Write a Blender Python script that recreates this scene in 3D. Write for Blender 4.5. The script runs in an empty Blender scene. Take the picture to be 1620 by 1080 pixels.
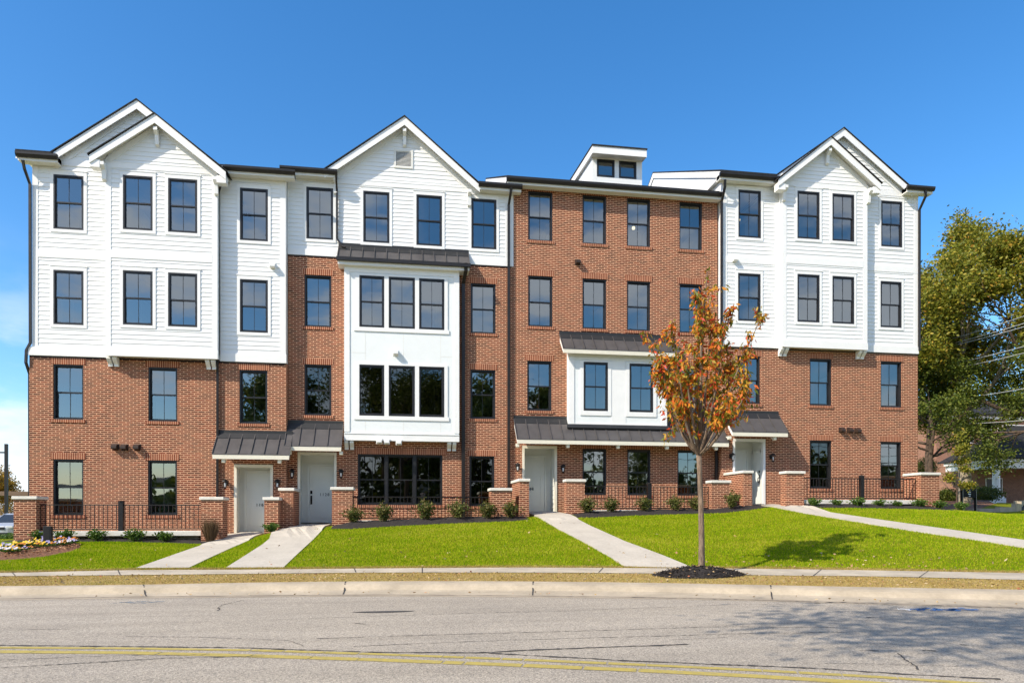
import bpy, math, random
import numpy as np
from mathutils import Vector, Matrix
random.seed(7); RNG = np.random.default_rng(7)
C = bpy.context.scene.collection
SC = bpy.context.scene

# ------------------------------------------------------------------ survey: camera and plane helpers
F, TH, HZ, D, EYE = 1100.0, math.radians(8.75), 815.0, 25.2, 1.5
S_, C_ = math.sin(TH), math.cos(TH)
def PX(u, Y=0.0):
    a = (u-810)/F; return (a*C_+S_)*(D+Y)/(C_-a*S_)
def PZ(u, v, Y=0.0):
    a = (u-810)/F; return EYE-(v-HZ)/F*(D+Y)/(C_-a*S_)
def at_depth(u, v, z):
    x = (u-810)/F*z; return (x*C_+z*S_, z*C_-x*S_-D, EYE-(v-HZ)/F*z)
def on_level(u, v, Z):
    t = (EYE-Z)*F/(v-HZ); return at_depth(u, v, t)

# ------------------------------------------------------------------ mesh builder
class MB:
    def __init__(s): s.v = []; s.f = []; s.m = []; s.cm = 0
    def face(s, pts):
        n = len(s.v); s.v += [tuple(p) for p in pts]; s.f.append(tuple(range(n, n+len(pts)))); s.m.append(s.cm)
    def box(s, x0, x1, y0, y1, z0, z1):
        if x0 > x1: x0, x1 = x1, x0
        if y0 > y1: y0, y1 = y1, y0
        if z0 > z1: z0, z1 = z1, z0
        n = len(s.v)
        s.v += [(x0,y0,z0),(x1,y0,z0),(x1,y1,z0),(x0,y1,z0),(x0,y0,z1),(x1,y0,z1),(x1,y1,z1),(x0,y1,z1)]
        for q in ((0,3,2,1),(4,5,6,7),(0,1,5,4),(1,2,6,5),(2,3,7,6),(3,0,4,7)):
            s.f.append(tuple(n+i for i in q)); s.m.append(s.cm)
        return s
    def bbox(s, x0, x1, y0, y1, z0, z1, b=.01):          # bevelled box (chamfered on all edges)
        if x0 > x1: x0, x1 = x1, x0
        if y0 > y1: y0, y1 = y1, y0
        import itertools
        n = len(s.v); X = (x0,x1); Y = (y0,y1); Z = (z0,z1)
        idx = {}
        for i,j,k in itertools.product((0,1),repeat=3):
            sx, sy, sz = (1,-1)[i], (1,-1)[j], (1,-1)[k]
            for ax in range(3):
                p = [X[i]+sx*b, Y[j]+sy*b, Z[k]+sz*b]
                p[ax] = (X[i],Y[j],Z[k])[ax]
                idx[(i,j,k,ax)] = len(s.v); s.v.append(tuple(p))
        def F_(l): s.f.append(tuple(l)); s.m.append(s.cm)
        for a in (0,1):
            q = [(0,0),(1,0),(1,1),(0,1)]
            F_([idx[(a,p,r,0)] for p,r in (q[::-1] if a==0 else q)])
            F_([idx[(p,a,r,1)] for p,r in (q if a==0 else q[::-1])])
            F_([idx[(p,r,a,2)] for p,r in (q[::-1] if a==0 else q)])
        for j in (0,1):
            for k in (0,1):
                F_([idx[(0,j,k,1)],idx[(1,j,k,1)],idx[(1,j,k,2)],idx[(0,j,k,2)]])
                F_([idx[(j,0,k,0)],idx[(j,1,k,0)],idx[(j,1,k,2)],idx[(j,0,k,2)]])
                F_([idx[(j,k,0,0)],idx[(j,k,1,0)],idx[(j,k,1,1)],idx[(j,k,0,1)]])
        for i,j,k in itertools.product((0,1),repeat=3): F_([idx[(i,j,k,a)] for a in range(3)])
        return s
    def prism_y(s, poly, y0, y1):                         # polygon in (x,z) extruded along y
        n = len(s.v); k = len(poly)
        s.v += [(x,y0,z) for x,z in poly]+[(x,y1,z) for x,z in poly]
        s.f.append(tuple(range(n,n+k))); s.f.append(tuple(range(n+2*k-1,n+k-1,-1))); s.m += [s.cm]*2
        for i in range(k):
            j = (i+1)%k; s.f.append((n+i,n+k+i,n+k+j,n+j)); s.m.append(s.cm)
    def prism_x(s, poly, x0, x1):                         # polygon in (y,z) extruded along x
        n = len(s.v); k = len(poly)
        s.v += [(x0,y,z) for y,z in poly]+[(x1,y,z) for y,z in poly]
        s.f.append(tuple(range(n,n+k))); s.f.append(tuple(range(n+2*k-1,n+k-1,-1))); s.m += [s.cm]*2
        for i in range(k):
            j = (i+1)%k; s.f.append((n+i,n+k+i,n+k+j,n+j)); s.m.append(s.cm)
    def prism_z(s, poly, z0, z1):
        n = len(s.v); k = len(poly)
        s.v += [(x,y,z0) for x,y in poly]+[(x,y,z1) for x,y in poly]
        s.f.append(tuple(range(n,n+k))); s.f.append(tuple(range(n+2*k-1,n+k-1,-1))); s.m += [s.cm]*2
        for i in range(k):
            j = (i+1)%k; s.f.append((n+i,n+k+i,n+k+j,n+j)); s.m.append(s.cm)
    def tube(s, pts, r, n=8, cap=True):                   # r: number or list
        pts = [Vector(p) for p in pts]; rs = r if isinstance(r,(list,tuple)) else [r]*len(pts)
        up = None; rings = []
        for i,p in enumerate(pts):
            a = pts[min(i+1,len(pts)-1)]-pts[max(i-1,0)]
            if a.length < 1e-9: a = Vector((0,0,1))
            a.normalize()
            if up is None:
                up = Vector((1,0,0)) if abs(a.x) < .8 else Vector((0,1,0))
            up = (up-a*up.dot(a)); up.normalize(); w = a.cross(up)
            base = len(s.v)
            for k in range(n):
                t = 2*math.pi*(k+.5)/n
                q = p+(up*math.cos(t)+w*math.sin(t))*rs[i]; s.v.append(tuple(q))
            rings.append(base)
        for i in range(len(rings)-1):
            for k in range(n):
                k2 = (k+1)%n
                s.f.append((rings[i]+k,rings[i]+k2,rings[i+1]+k2,rings[i+1]+k)); s.m.append(s.cm)
        if cap:
            s.f.append(tuple(rings[0]+k for k in range(n-1,-1,-1))); s.m.append(s.cm)
            s.f.append(tuple(rings[-1]+k for k in range(n))); s.m.append(s.cm)
        return s
    def lathe(s, prof, cx, cy, n=20):                     # profile [(r,z)...] around vertical axis
        b = len(s.v)
        for r,z in prof:
            for k in range(n):
                t = 2*math.pi*k/n; s.v.append((cx+r*math.cos(t),cy+r*math.sin(t),z))
        for i in range(len(prof)-1):
            for k in range(n):
                k2 = (k+1)%n; s.f.append((b+i*n+k,b+i*n+k2,b+(i+1)*n+k2,b+(i+1)*n+k)); s.m.append(s.cm)
        s.f.append(tuple(b+k for k in range(n-1,-1,-1))); s.m.append(s.cm)
        s.f.append(tuple(b+(len(prof)-1)*n+k for k in range(n))); s.m.append(s.cm)
    def leaves(s, P, dirs, L, W, fold=0.0):               # numpy rhombus leaves: base points, unit directions, lengths, widths
        P = np.asarray(P); dirs = np.asarray(dirs); N = len(P)
        rnd = RNG.normal(size=(N,3)); side = np.cross(dirs, rnd); side /= np.linalg.norm(side,axis=1,keepdims=True)+1e-9
        L = np.broadcast_to(np.asarray(L,float),(N,))[:,None]; W = np.broadcast_to(np.asarray(W,float),(N,))[:,None]
        mid = P+dirs*L*.45
        V = np.stack([P, mid+side*W*.5, P+dirs*L, mid-side*W*.5],1).reshape(-1,3)
        n = len(s.v); s.v += list(map(tuple,V.tolist()))
        s.f += [(n+4*i,n+4*i+1,n+4*i+2,n+4*i+3) for i in range(N)]; s.m += [s.cm]*N
        return s
    def mesh(s, name, mats, off=(0,0,0), smooth=False):
        me = bpy.data.meshes.new(name)
        ox,oy,oz = off
        V = [(x-ox,y-oy,z-oz) for x,y,z in s.v]
        me.from_pydata(V, [], s.f)
        for m in (mats if isinstance(mats,(list,tuple)) else [mats]): me.materials.append(m)
        if isinstance(mats,(list,tuple)) and len(mats) > 1: me.polygons.foreach_set('material_index', s.m)
        if smooth: me.polygons.foreach_set('use_smooth', [True]*len(me.polygons))
        me.update(); return me
def wloc(o):
    v = Vector((0,0,0))
    while o is not None: v += o.location; o = o.parent
    return v
def put(name, mb, mats, parent=None, smooth=False, label=None):
    off = wloc(parent) if parent is not None else (0,0,0)
    o = bpy.data.objects.new(name, mb.mesh(name, mats, off, smooth)); C.objects.link(o)
    if parent is not None: o.parent = parent
    if label: o['label'] = label
    return o
def thing(name, label, cat, loc=(0,0,0), group=None):
    o = bpy.data.objects.new(name, None); C.objects.link(o); o.location = loc
    o.empty_display_size = .3
    o['label'] = label; o['category'] = cat
    if group: o['group'] = group
    return o
def tag(o, label=None, cat=None, group=None, kind=None):
    if label: o['label'] = label
    if cat: o['category'] = cat
    if group: o['group'] = group
    if kind: o['kind'] = kind
    return o
def struct(name, mb, mats, smooth=False):
    o = put(name, mb, mats, None, smooth); o['kind'] = 'structure'; return o
def copy_tree(o, parent=None):
    c = o.copy(); C.objects.link(c)
    if parent is not None: c.parent = parent
    for ch in list(o.children): copy_tree(ch, c)
    return c

# ------------------------------------------------------------------ materials
class NT:
    def __init__(s, name):
        s.mat = bpy.data.materials.new(name); s.mat.use_nodes = True
        s.t = s.mat.node_tree; s.t.nodes.clear()
        s.out = s.t.nodes.new('ShaderNodeOutputMaterial')
    def n(s, typ, **kw):
        nd = s.t.nodes.new('ShaderNode'+typ)
        for k,v in kw.items():
            if k.startswith('_'): setattr(nd, k[1:], v)
            else: nd.inputs[k.replace('__',' ')].default_value = v
        return nd
    def l(s, a, b): s.t.links.new(a, b)
    def math(s, op, a, b=None):
        nd = s.n('Math', _operation=op)
        for i,x in enumerate((a,b)):
            if x is None: continue
            if isinstance(x,(int,float)): nd.inputs[i].default_value = x
            else: s.l(x, nd.inputs[i])
        return nd.outputs[0]
    def mix(s, fac, a, b, blend='MIX'):
        nd = s.n('Mix', _data_type='RGBA', _blend_type=blend)
        for i,x in ((0,fac),(6,a),(7,b)):
            if isinstance(x,(int,float)): nd.inputs[i].default_value = x
            elif isinstance(x,tuple): nd.inputs[i].default_value = (*x[:3],1)
            else: s.l(x, nd.inputs[i])
        return nd.outputs[2]
    def ramp(s, fac, stops, interp='LINEAR'):
        nd = s.n('ValToRGB'); cr = nd.color_ramp; cr.interpolation = interp
        while len(cr.elements) < len(stops): cr.elements.new(.5)
        for e,(p,c) in zip(cr.elements, stops): e.position = p; e.color = (*c[:3],1) if len(c)>=3 else (c[0],)*3+(1,)
        s.l(fac, nd.inputs[0]); return nd.outputs[0]
    def noise(s, scale, detail=4, rough=.55, vec=None, dim='3D'):
        nd = s.n('TexNoise', Scale=scale, Detail=detail, Roughness=rough)
        if vec is None: vec = s.pos()
        s.l(vec, nd.inputs['Vector']); return nd.outputs['Fac']
    def pos(s): return s.n('NewGeometry').outputs['Position']
    def objco(s): return s.n('TexCoord').outputs['Object']
    def bump(s, h, strength=.3, dist=.01):
        nd = s.n('Bump', Strength=strength, Distance=dist); s.l(h, nd.inputs['Height']); return nd.outputs[0]
    def pbsdf(s, color, rough=.6, metal=0.0, normal=None, spec=None):
        p = s.n('BsdfPrincipled')
        for k,x in (('Base Color',color),('Roughness',rough),('Metallic',metal)):
            if isinstance(x,(int,float)): p.inputs[k].default_value = x
            elif isinstance(x,tuple): p.inputs[k].default_value = (*x[:3],1)
            else: s.l(x, p.inputs[k])
        if spec is not None: p.inputs['Specular IOR Level'].default_value = spec
        if normal is not None: s.l(normal, p.inputs['Normal'])
        return p.outputs[0]
    def done(s, sh): s.l(sh, s.out.inputs['Surface']); return s.mat

def plain(name, col, rough=.6, metal=0.0, var=.12, scale=3.0, bump=0.0, bscale=40, spec=None):
    t = NT(name)
    n = t.noise(scale, 5)
    a = tuple(c*(1-var) for c in col); b = tuple(min(1,c*(1+var)) for c in col)
    col_ = t.ramp(n, [(.3,a),(.7,b)])
    r = t.math('ADD', t.math('MULTIPLY', t.noise(scale*4,3), .16), rough-.08)
    nm = t.bump(t.noise(bscale,4), bump, .02) if bump else None
    return t.done(t.pbsdf(col_, r, metal, nm, spec))

def wallco(t, swap=False):
    g = t.n('NewGeometry'); sp = t.n('SeparateXYZ'); sn = t.n('SeparateXYZ')
    t.l(g.outputs['Position'], sp.inputs[0]); t.l(g.outputs['True Normal'], sn.inputs[0])
    side = t.math('GREATER_THAN', t.math('ABSOLUTE', sn.outputs[0]), .7)
    u = t.math('ADD', t.math('MULTIPLY', sp.outputs[0], t.math('SUBTRACT',1.0,side)), t.math('MULTIPLY', sp.outputs[1], side))
    cmb = t.n('CombineXYZ')
    if swap: t.l(sp.outputs[2], cmb.inputs[0]); t.l(u, cmb.inputs[1])
    else: t.l(u, cmb.inputs[0]); t.l(sp.outputs[2], cmb.inputs[1])
    return cmb.outputs[0]
BRICK_A, BRICK_B, MORTAR = (.205,.046,.020), (.060,.016,.009), (.58,.325,.20)
def brick_mat(name, a=BRICK_A, b=BRICK_B, m=MORTAR, w=.23, h=.0677, soldier=False, dirt=True):
    t = NT(name); co = wallco(t, soldier)
    if soldier:
        br = t.n('TexBrick', Scale=1.0, **{'Mortar__Size':.011,'Mortar__Smooth':.15,'Bias':0.0,'Brick__Width':4.0,'Row__Height':h*1.02})
        br.offset = 0
    else:
        br = t.n('TexBrick', Scale=1.0, **{'Mortar__Size':.0142,'Mortar__Smooth':.15,'Bias':0.0,'Brick__Width':w,'Row__Height':h})
    t.l(co, br.inputs['Vector'])
    br.inputs['Color1'].default_value = (*a,1); br.inputs['Color2'].default_value = (*b,1); br.inputs['Mortar'].default_value = (*m,1)
    n1 = t.math('ADD', t.noise(.5, 5, .6), .25); n2 = t.noise(3.2, 6, .7); n3 = t.noise(90, 2)
    col = t.mix(t.math('MULTIPLY', n1, .9), br.outputs['Color'], t.ramp(n2,[(.3,(.66,.66,.68)),(.7,(1.24,1.2,1.16))]), 'MULTIPLY')
    col = t.mix(.35, col, t.ramp(n3,[(.3,(.7,.7,.7)),(.7,(1.3,1.3,1.3))]), 'MULTIPLY')
    h_ = t.math('SUBTRACT', 1.0, br.outputs['Fac'])
    return t.done(t.pbsdf(col, .85, 0, t.bump(t.math('ADD',h_,t.math('MULTIPLY',n3,.4)), .5, .008), .25))

M = {}
M['brick'] = brick_mat('red_brick')
M['soldier'] = brick_mat('soldier_brick', soldier=True, a=(.29,.09,.045), b=(.19,.055,.028))
M['brick_far'] = brick_mat('far_brick', (.30,.12,.07), (.2,.075,.045), (.36,.25,.18))
M['white'] = plain('white_siding', (.79,.80,.79), .5, var=.045, scale=.9)
M['trim'] = plain('white_trim', (.80,.80,.78), .45, var=.03)
M['panel'] = plain('white_panel', (.76,.79,.78), .5, var=.02)
M['fascia'] = plain('cream_fascia', (.72,.68,.56), .5, var=.04)
M['soffit'] = plain('soffit', (.72,.71,.66), .6, var=.03)
M['alcove'] = plain('entry_panel', (.76,.77,.71), .5, var=.03)
M['door'] = plain('painted_door', (.76,.78,.73), .42, var=.02)
M['frame'] = plain('dark_bronze_frame', (.014,.014,.016), .4, var=.2)
M['gutter'] = plain('dark_bronze_gutter', (.022,.019,.018), .4, .3, var=.2)
M['metal_roof'] = plain('bronze_metal_roof', (.098,.090,.086), .5, .35, var=.16, scale=2.2)
M['flash'] = plain('flashing', (.03,.03,.03), .5, .3)
M['shingle'] = plain('asphalt_shingle', (.035,.034,.034), .9, var=.35, scale=14, bump=.4, spec=.08)
M['sign_black'] = plain('sign_black', (.012,.012,.012), .85, spec=.05)
M['stone'] = plain('cast_stone', (.68,.65,.58), .8, var=.08, scale=6, bump=.15)
M['iron'] = plain('black_iron', (.012,.010,.010), .45, .2, var=.2)
M['brown_vent'] = plain('brown_vent', (.035,.02,.014), .55, var=.15)
M['hardware'] = plain('dark_hardware', (.015,.013,.012), .35, .7)
M['digit'] = plain('door_digits', (.03,.03,.03), .4, .3)
M['room'] = plain('room_paint', (.55,.57,.56), .8, var=.03)
M['room_floor'] = plain('room_floor', (.18,.12,.08), .5, var=.15)
M['white_door'] = plain('white_inner_door', (.78,.78,.75), .5, var=.03)
def glass_mat(name, base=.2, tint=(.72,.82,.84)):
    t = NT(name)
    fr = t.n('Fresnel', IOR=1.5)
    fac = t.math('MINIMUM', t.math('ADD', fr.outputs[0], base), .95)
    nz = t.noise(1.7, 2)
    gl = t.n('BsdfGlossy', Roughness=.012); gl.inputs['Color'].default_value = (.96,.98,.94,1)
    t.l(t.bump(nz, .035, .02), gl.inputs['Normal'])
    tr = t.n('BsdfTransparent'); tr.inputs['Color'].default_value = (*tint,1)
    mx = t.n('MixShader'); t.l(fac, mx.inputs[0]); t.l(tr.outputs[0], mx.inputs[1]); t.l(gl.outputs[0], mx.inputs[2])
    return t.done(mx.outputs[0])
M['glass'] = glass_mat('window_glass', .2, (.66,.76,.76))
M['glass_dark'] = glass_mat('darker_glass', .07, (.16,.17,.16))  # darker tint and weaker mirror share than the other panes
def lamp_mat(name, col, s):
    t = NT(name); e = t.n('Emission', Strength=s); e.inputs[0].default_value = (*col,1); return t.done(e.outputs[0])
M['bulb'] = lamp_mat('lit_bulb', (1,.75,.42), 1.6)
# light and exposure settings
SKY_AIR,SKY_DUST,SKY_OZ=1.0,.6,3.0
SKY_SAT,SKY_HUE=1.3,.5
CLOUD=(4.7,5.0,5.6,1)
SKY_STR,SUN_E,EXPO=.15,4.0,.69
# ------------------------------------------------------------------ building kit
def cells(x0, x1, z0, z1, holes):
    xs = sorted({x0,x1,*[min(max(h[i],x0),x1) for h in holes for i in (0,1)]})
    zs = sorted({z0,z1,*[min(max(h[i],z0),z1) for h in holes for i in (2,3)]})
    for a,b in zip(xs,xs[1:]):
        for c,d in zip(zs,zs[1:]):
            mx,mz = (a+b)/2,(c+d)/2
            if not any(h[0]<mx<h[1] and h[2]<mz<h[3] for h in holes): yield a,b,c,d
def brick_wall(mb, x0, x1, z0, z1, y, holes, reveal=.10):
    for a,b,c,d in cells(x0,x1,z0,z1,holes): mb.face([(a,y,c),(b,y,c),(b,y,d),(a,y,d)])
    for h in holes:
        a,b,c,d = h[:4]; r = y+(h[4] if len(h)>4 else reveal)
        mb.face([(a,y,c),(a,y,d),(a,r,d),(a,r,c)]); mb.face([(b,y,c),(b,r,c),(b,r,d),(b,y,d)])
        mb.face([(a,y,c),(a,r,c),(b,r,c),(b,y,c)]); mb.face([(a,y,d),(b,y,d),(b,r,d),(a,r,d)])
def siding(mb, z0, z1, y, holes, xl, xr, step=.152, lip=.016):
    L = xl if callable(xl) else (lambda z: xl); R = xr if callable(xr) else (lambda z: xr)
    k = 0; za = z0
    while za < z1-1e-4:
        zb = min(za+step, z1)
        cuts = sorted({za,zb,*[h[i] for h in holes for i in (2,3) if za<h[i]<zb]})
        for c,d in zip(cuts,cuts[1:]):
            mz = (c+d)/2
            hs = sorted([(h[0],h[1]) for h in holes if h[2]<mz<h[3]])
            yc = y-lip*(1-(c-za)/step); yd = y-lip*(1-(d-za)/step)
            segs = []; cur = None
            lc,ld,rc,rd = L(c),L(d),R(c),R(d)
            if rd-ld < .004:
                md=(ld+rd)/2; ld=rd=md
            if rc-lc < .01: continue
            pts = [(lc,ld)]
            for h0,h1 in hs: pts += [(h0,h0),(h1,h1)]
            pts += [(rc,rd)]
            for (p,q),(r,t) in zip(pts[::2],pts[1::2]):
                if r-p < 1e-4: continue
                mb.face([(p,yc,c),(r,yc,c),(t,yd,d),(q,yd,d)])
                if c == za: mb.face([(p,yc,c),(p,y+.001,c),(r,y+.001,c),(r,yc,c)])
        za = zb
def board(mb, x0, x1, z0, z1, y, proud): mb.box(x0,x1,y-proud,y+.012,z0,z1)

def window(parent, x0, x1, z0, z1, y, kind, lamp=False, dark=False, single=False, label=None, deep=None):
    """one window: dark frame with sashes, glass, centre muntins, and casing or brick lintel and sill"""
    fy0, fy1 = (y+.035, y+.20) if kind in ('brick','plainbrick') else (y-.028, y+.09)
    mb = MB(); fw = .05
    mb.box(x0,x0+fw,fy0,fy1,z0,z1); mb.box(x1-fw,x1,fy0,fy1,z0,z1)
    mb.box(x0+fw,x1-fw,fy0,fy1,z1-fw,z1); mb.box(x0+fw,x1-fw,fy0,fy1,z0,z0+fw)
    gy = fy1-.06; zm = (z0+z1)/2
    a,b,c,d = x0+fw,x1-fw,z0+fw,z1-fw; sw = .036
    if single: sash = [(c,d,gy)]
    else: sash = [(zm-.022,d,gy-.012),(c,zm+.022,gy+.018)]
    for s0,s1,sy in sash:
        mb.box(a,a+sw,sy-.014,sy+.014,s0,s1); mb.box(b-sw,b,sy-.014,sy+.014,s0,s1)
        mb.box(a+sw,b-sw,sy-.014,sy+.014,s0,s0+.045); mb.box(a+sw,b-sw,sy-.014,sy+.014,s1-.045,s1)
    w = put('window', mb, M['frame'], parent, label=label)
    g = MB(); mu = MB()
    for s0,s1,sy in sash:
        t = [random.uniform(-.0045,.0045) for _ in range(2)]
        p = [(a+sw,sy+t[0]+t[1],s0+.045),(b-sw,sy-t[0]+t[1],s0+.045),(b-sw,sy-t[0]-t[1],s1-.045),(a+sw,sy+t[0]-t[1],s1-.045)]
        g.face(p)
        if not single: mu.box((x0+x1)/2-.007,(x0+x1)/2+.007,sy-.011,sy-.006,s0+.045,s1-.045)
    put('pane', g, M['glass_dark' if dark else 'glass'], w)
    if mu.v: put('muntin', mu, M['frame'], w)
    if kind == 'brick':
        lm = MB(); lm.box(x0-.07,x1+.07,y-.014,y+.03,z1,z1+.215); put('lintel', lm, M['soldier'], w)
        sm = MB(); sm.box(x0-.07,x1+.07,y-.03,y+.034,z0-.10,z0); put('sill', sm, M['soldier'], w)
    elif kind == 'siding':
        cm = MB()
        board(cm,x0-.095,x0,z0-.10,z1+.13,y,.03); board(cm,x1,x1+.095,z0-.10,z1+.13,y,.03)
        board(cm,x0,x1,z1,z1+.13,y,.032); board(cm,x0,x1,z0-.10,z0,y,.032)
        cm.box(x0-.115,x1+.115,y-.045,y+.012,z1+.13,z1+.155)
        put('casing', cm, M['trim'], w)
    if lamp:
        bl = MB(); bl.lathe([(.01,z1-.60),(.05,z1-.58),(.07,z1-.53),(.05,z1-.48),(.01,z1-.47)], x1-.2, y+1.4, 12)
        put('ceiling_bulb', bl, M['bulb'], w)
    return w
HOLE = lambda x0,x1,z0,z1,pad=0: (x0-pad,x1+pad,z0-pad,z1+pad)

def canopy(parent, x0, x1, y, ztop, zbot, proj, step=.44, brackets=(), mitre_r=0.0, gutter=False, cut=None):
    """standing-seam awning: metal sheet with seams, flashing, cream fascia, white ends and brackets"""
    roof = MB(); yf = y-proj
    def zs(yy): return zbot+(ztop-zbot)*(yy-yf)/proj
    n = max(2, int(round((x1-x0)/step))); w = (x1-x0)/n
    roof.prism_x([(yf,zbot),(y-.01,ztop),(y-.01,ztop-.025),(yf,zbot-.03)], x0, x1)
    for i in range(n+1):
        x = x0+w*i; roof.prism_x([(yf-.004,zbot+.05),(y-.02,ztop+.05),(y-.02,ztop-.01),(yf-.004,zbot-.02)], x-.011, x+.011)
    c = put('canopy', roof, M['metal_roof'], parent)
    fl = MB(); fl.prism_x([(y-.16,zs(y-.16)+.012),(y-.16,zs(y-.16)+.038),(y-.015,ztop+.06),(y-.015,ztop+.16),(y-.001,ztop+.16),(y-.001,ztop-.02)], x0-.01, x1+.01)
    put('flashing', fl, M['flash'], c)
    fa = MB()
    if gutter:
        gt = MB(); gt.box(x0-.03,x1+.03,yf-.11,yf,zbot-.13,zbot-.012); put('gutter', gt, M['gutter'], c)
        fa.box(x0+.01,x1-.01,yf+.005,y-.02,zbot-.24,zbot-.06)
        put('fascia', fa, M['trim'], c); return c
    fa.box(x0+.01,x1-.01,yf+.004,yf+.035,zbot-.17,zbot-.032)
    put('fascia', fa, M['fascia'], c)
    en = MB()
    for xa,xb in ((x0+.012,x0+.045),(x1-.045,x1-.012)):
        en.prism_x([(yf+.036,zbot-.17),(yf+.036,zbot-.03),(y-.012,ztop-.03),(y-.012,ztop-.24)], xa, xb)
    en.prism_x([(yf+.036,zbot-.12),(yf+.036,zbot-.09),(y-.012,ztop-.14),(y-.012,ztop-.17)], x0+.046, x1-.046)
    put('end_board', en, M['trim'], c)
    for bx in brackets:
        b = MB(); b.prism_x([(yf+.06,zbot-.172),(yf+.06,zbot-.28),(yf+.16,zbot-.30),(yf+.2,zbot-.24),(yf+.32,zbot-.172)], bx-.055, bx+.055)
        put('bracket', b, M['fascia'], c)
    return c
def eave(parent, x0, x1, y, ztop, over=.33):
    """dark gutter on a white boxed eave"""
    yf = y-over; g = MB()
    g.prism_x([(yf-.12,ztop),(yf,ztop),(yf,ztop-.15),(yf-.07,ztop-.15),(yf-.115,ztop-.07)], x0, x1)
    o = put('gutter', g, M['gutter'], parent)
    e = MB(); e.box(x0+.03,x1-.03,yf+.002,y-.04,ztop-.24,ztop-.03); e.box(x0+.03,x1-.03,yf+.03,y+.02,ztop-.20,ztop-.04)
    put('boxed_eave', e, M['soffit'], parent); return o
def gable(parent, rake, yf, yb, dark=.04, board_h=.24, brackets=True, ends=True, yw=None):
    """front gable: two roof slopes with white rake boards, soffits and brackets. rake=[(xL,zL),(xA,zA),(xR,zR)]"""
    (xl,zl),(xa,za),(xr,zr) = rake
    r = MB()
    for (x,z) in ((xl,zl),(xr,zr)):
        s = -1 if x < xa else 1
        r.prism_y([(x+s*.05,z),(xa,za+.02),(xa,za-.02),(x+s*.05,z-.038)], yf-.035, yb)
    g = put('gable_roof', r, M['shingle'], parent)
    for (x,z) in ((xl,zl),(xr,zr)):
        t = MB(); so = MB()
        t.prism_y([(x,z-.039),(xa,za-.021),(xa,za-.036-board_h*1.18),(x,z-.056-board_h)], yf, yf+.03)
        k = (za-z)/(abs(xa-x))
        so.prism_y([(x,z-.12),(xa,za-.10),(xa,za-.14),(x,z-.16)], yf+.031, yb)
        # frieze against the wall
        t.prism_y([(x+(.12 if x<xa else -.12),z-.20),(xa,za-.14),(xa,za-.36),(x+(.12 if x<xa else -.12),z-.42)], (yw or yf+.33)-.03, (yw or yf+.33)+.01)
        if ends:
            s = 1 if x < xa else -1
            t.box(x, x+s*.30, yf+.032, (yw or yf+.33), z-.40, z-.16)
        put('rake_board', t, M['trim'], g); put('soffit', so, M['soffit'], g)
    if brackets:
        yw_ = yw or yf+.33
        for bx,bz in ((xa,za-.42),(xl+.36,zl-.20),(xr-.36,zr-.20)):
            b = MB(); b.prism_x([(yw_-.03,bz),(yw_-.29,bz),(yw_-.29,bz-.1),(yw_-.15,bz-.2),(yw_-.12,bz-.5),(yw_-.03,bz-.55)], bx-.06, bx+.06)
            put('bracket', b, M['trim'], g)
    return g
def main_roof(parent, x0, x1, yf, z, slope=.46, yr=7.0, yb=14.0, over=0.0, gap=None, yw=0.0):
    zr = z+(yr-yf)*slope; zb = zr-(yb-yr)*slope
    r = MB()
    segs = [(x0,x1,yf)] if gap is None else [(x0,gap[0],yf),(gap[0],gap[1],yw+.12),(gap[1],x1,yf)]
    for xa,xb,ya in segs:
        za = z+(ya-yf)*slope; r.prism_x([(ya,za),(yr,zr),(yr,zr-.06),(ya,za-.06)], xa, xb)
    r.prism_x([(yb,zb),(yr,zr),(yr,zr-.06),(yb,zb-.06)], x0, x1)
    o = put('roof', r, M['shingle'], parent)
    for xa,xb in ((x0+.005,x0+.05),(x1-.05,x1-.005)):
        b = MB(); b.prism_x([(yf+.02,z-.3),(yf+.02,z-.062),(yr,zr-.062),(yr,zr-.30)], xa, xb)
        b.prism_x([(yb-.02,zb-.3),(yb-.02,zb-.062),(yr,zr-.062),(yr,zr-.30)], xa, xb)
        put('rake_board', b, M['trim'], o)
    w = MB()
    w.prism_x([(yf+.35,z-.15),(yf+.35,z-.064+.35*slope),(yr,zr-.07),(yb-.35,zb-.064+.35*slope),(yb-.35,z-.15)], x0+.06, x1-.06)
    put('end_wall', w, M['white'], o)
    return o
def downspout(parent, pts, r=.05):
    m = MB(); m.tube(pts, r, 4); return put('downspout', m, M['gutter'], parent)
def lantern(parent, x, z, y):
    m = MB(); m.box(x-.055,x+.055,y-.025,y-.002,z-.06,z+.10); m.tube([(x,y-.02,z+.05),(x,y-.10,z+.13),(x,y-.16,z+.12)], .012, 6)
    m.lathe([(.02,z+.14),(.10,z+.07),(.105,z+.055),(.03,z+.05)], x, y-.16, 8); m.lathe([(.06,z-.17),(.065,z-.15),(.02,z-.20)], x, y-.16, 8)
    for k in range(4):
        t = math.pi/4+k*math.pi/2; m.tube([(x+.085*math.cos(t),y-.16+.085*math.sin(t),z+.055),(x+.055*math.cos(t),y-.16+.055*math.sin(t),z-.16)], .008, 4)
    o = put('wall_lantern', m, M['iron'], parent)
    g = MB(); g.lathe([(.025,z-.13),(.03,z-.02),(.02,z+.0)], x, y-.16, 8); put('lamp_glass', g, M['white_door'], o); return o
def vent(parent, x, z, y, white=False, w=.17):
    m = MB(); h = w/2
    m.prism_x([(y-.001,z+h),(y-.10,z+h*.9),(y-.19,z+h*.2),(y-.19,z-h*.7),(y-.16,z-h),(y-.001,z-h)], x-h, x+h)
    m.box(x-h-.02,x+h+.02,y-.012,y-.0005,z-h-.02,z+h+.02)
    return put('vent_hood', m, M['trim' if white else 'brown_vent'], parent)
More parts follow.
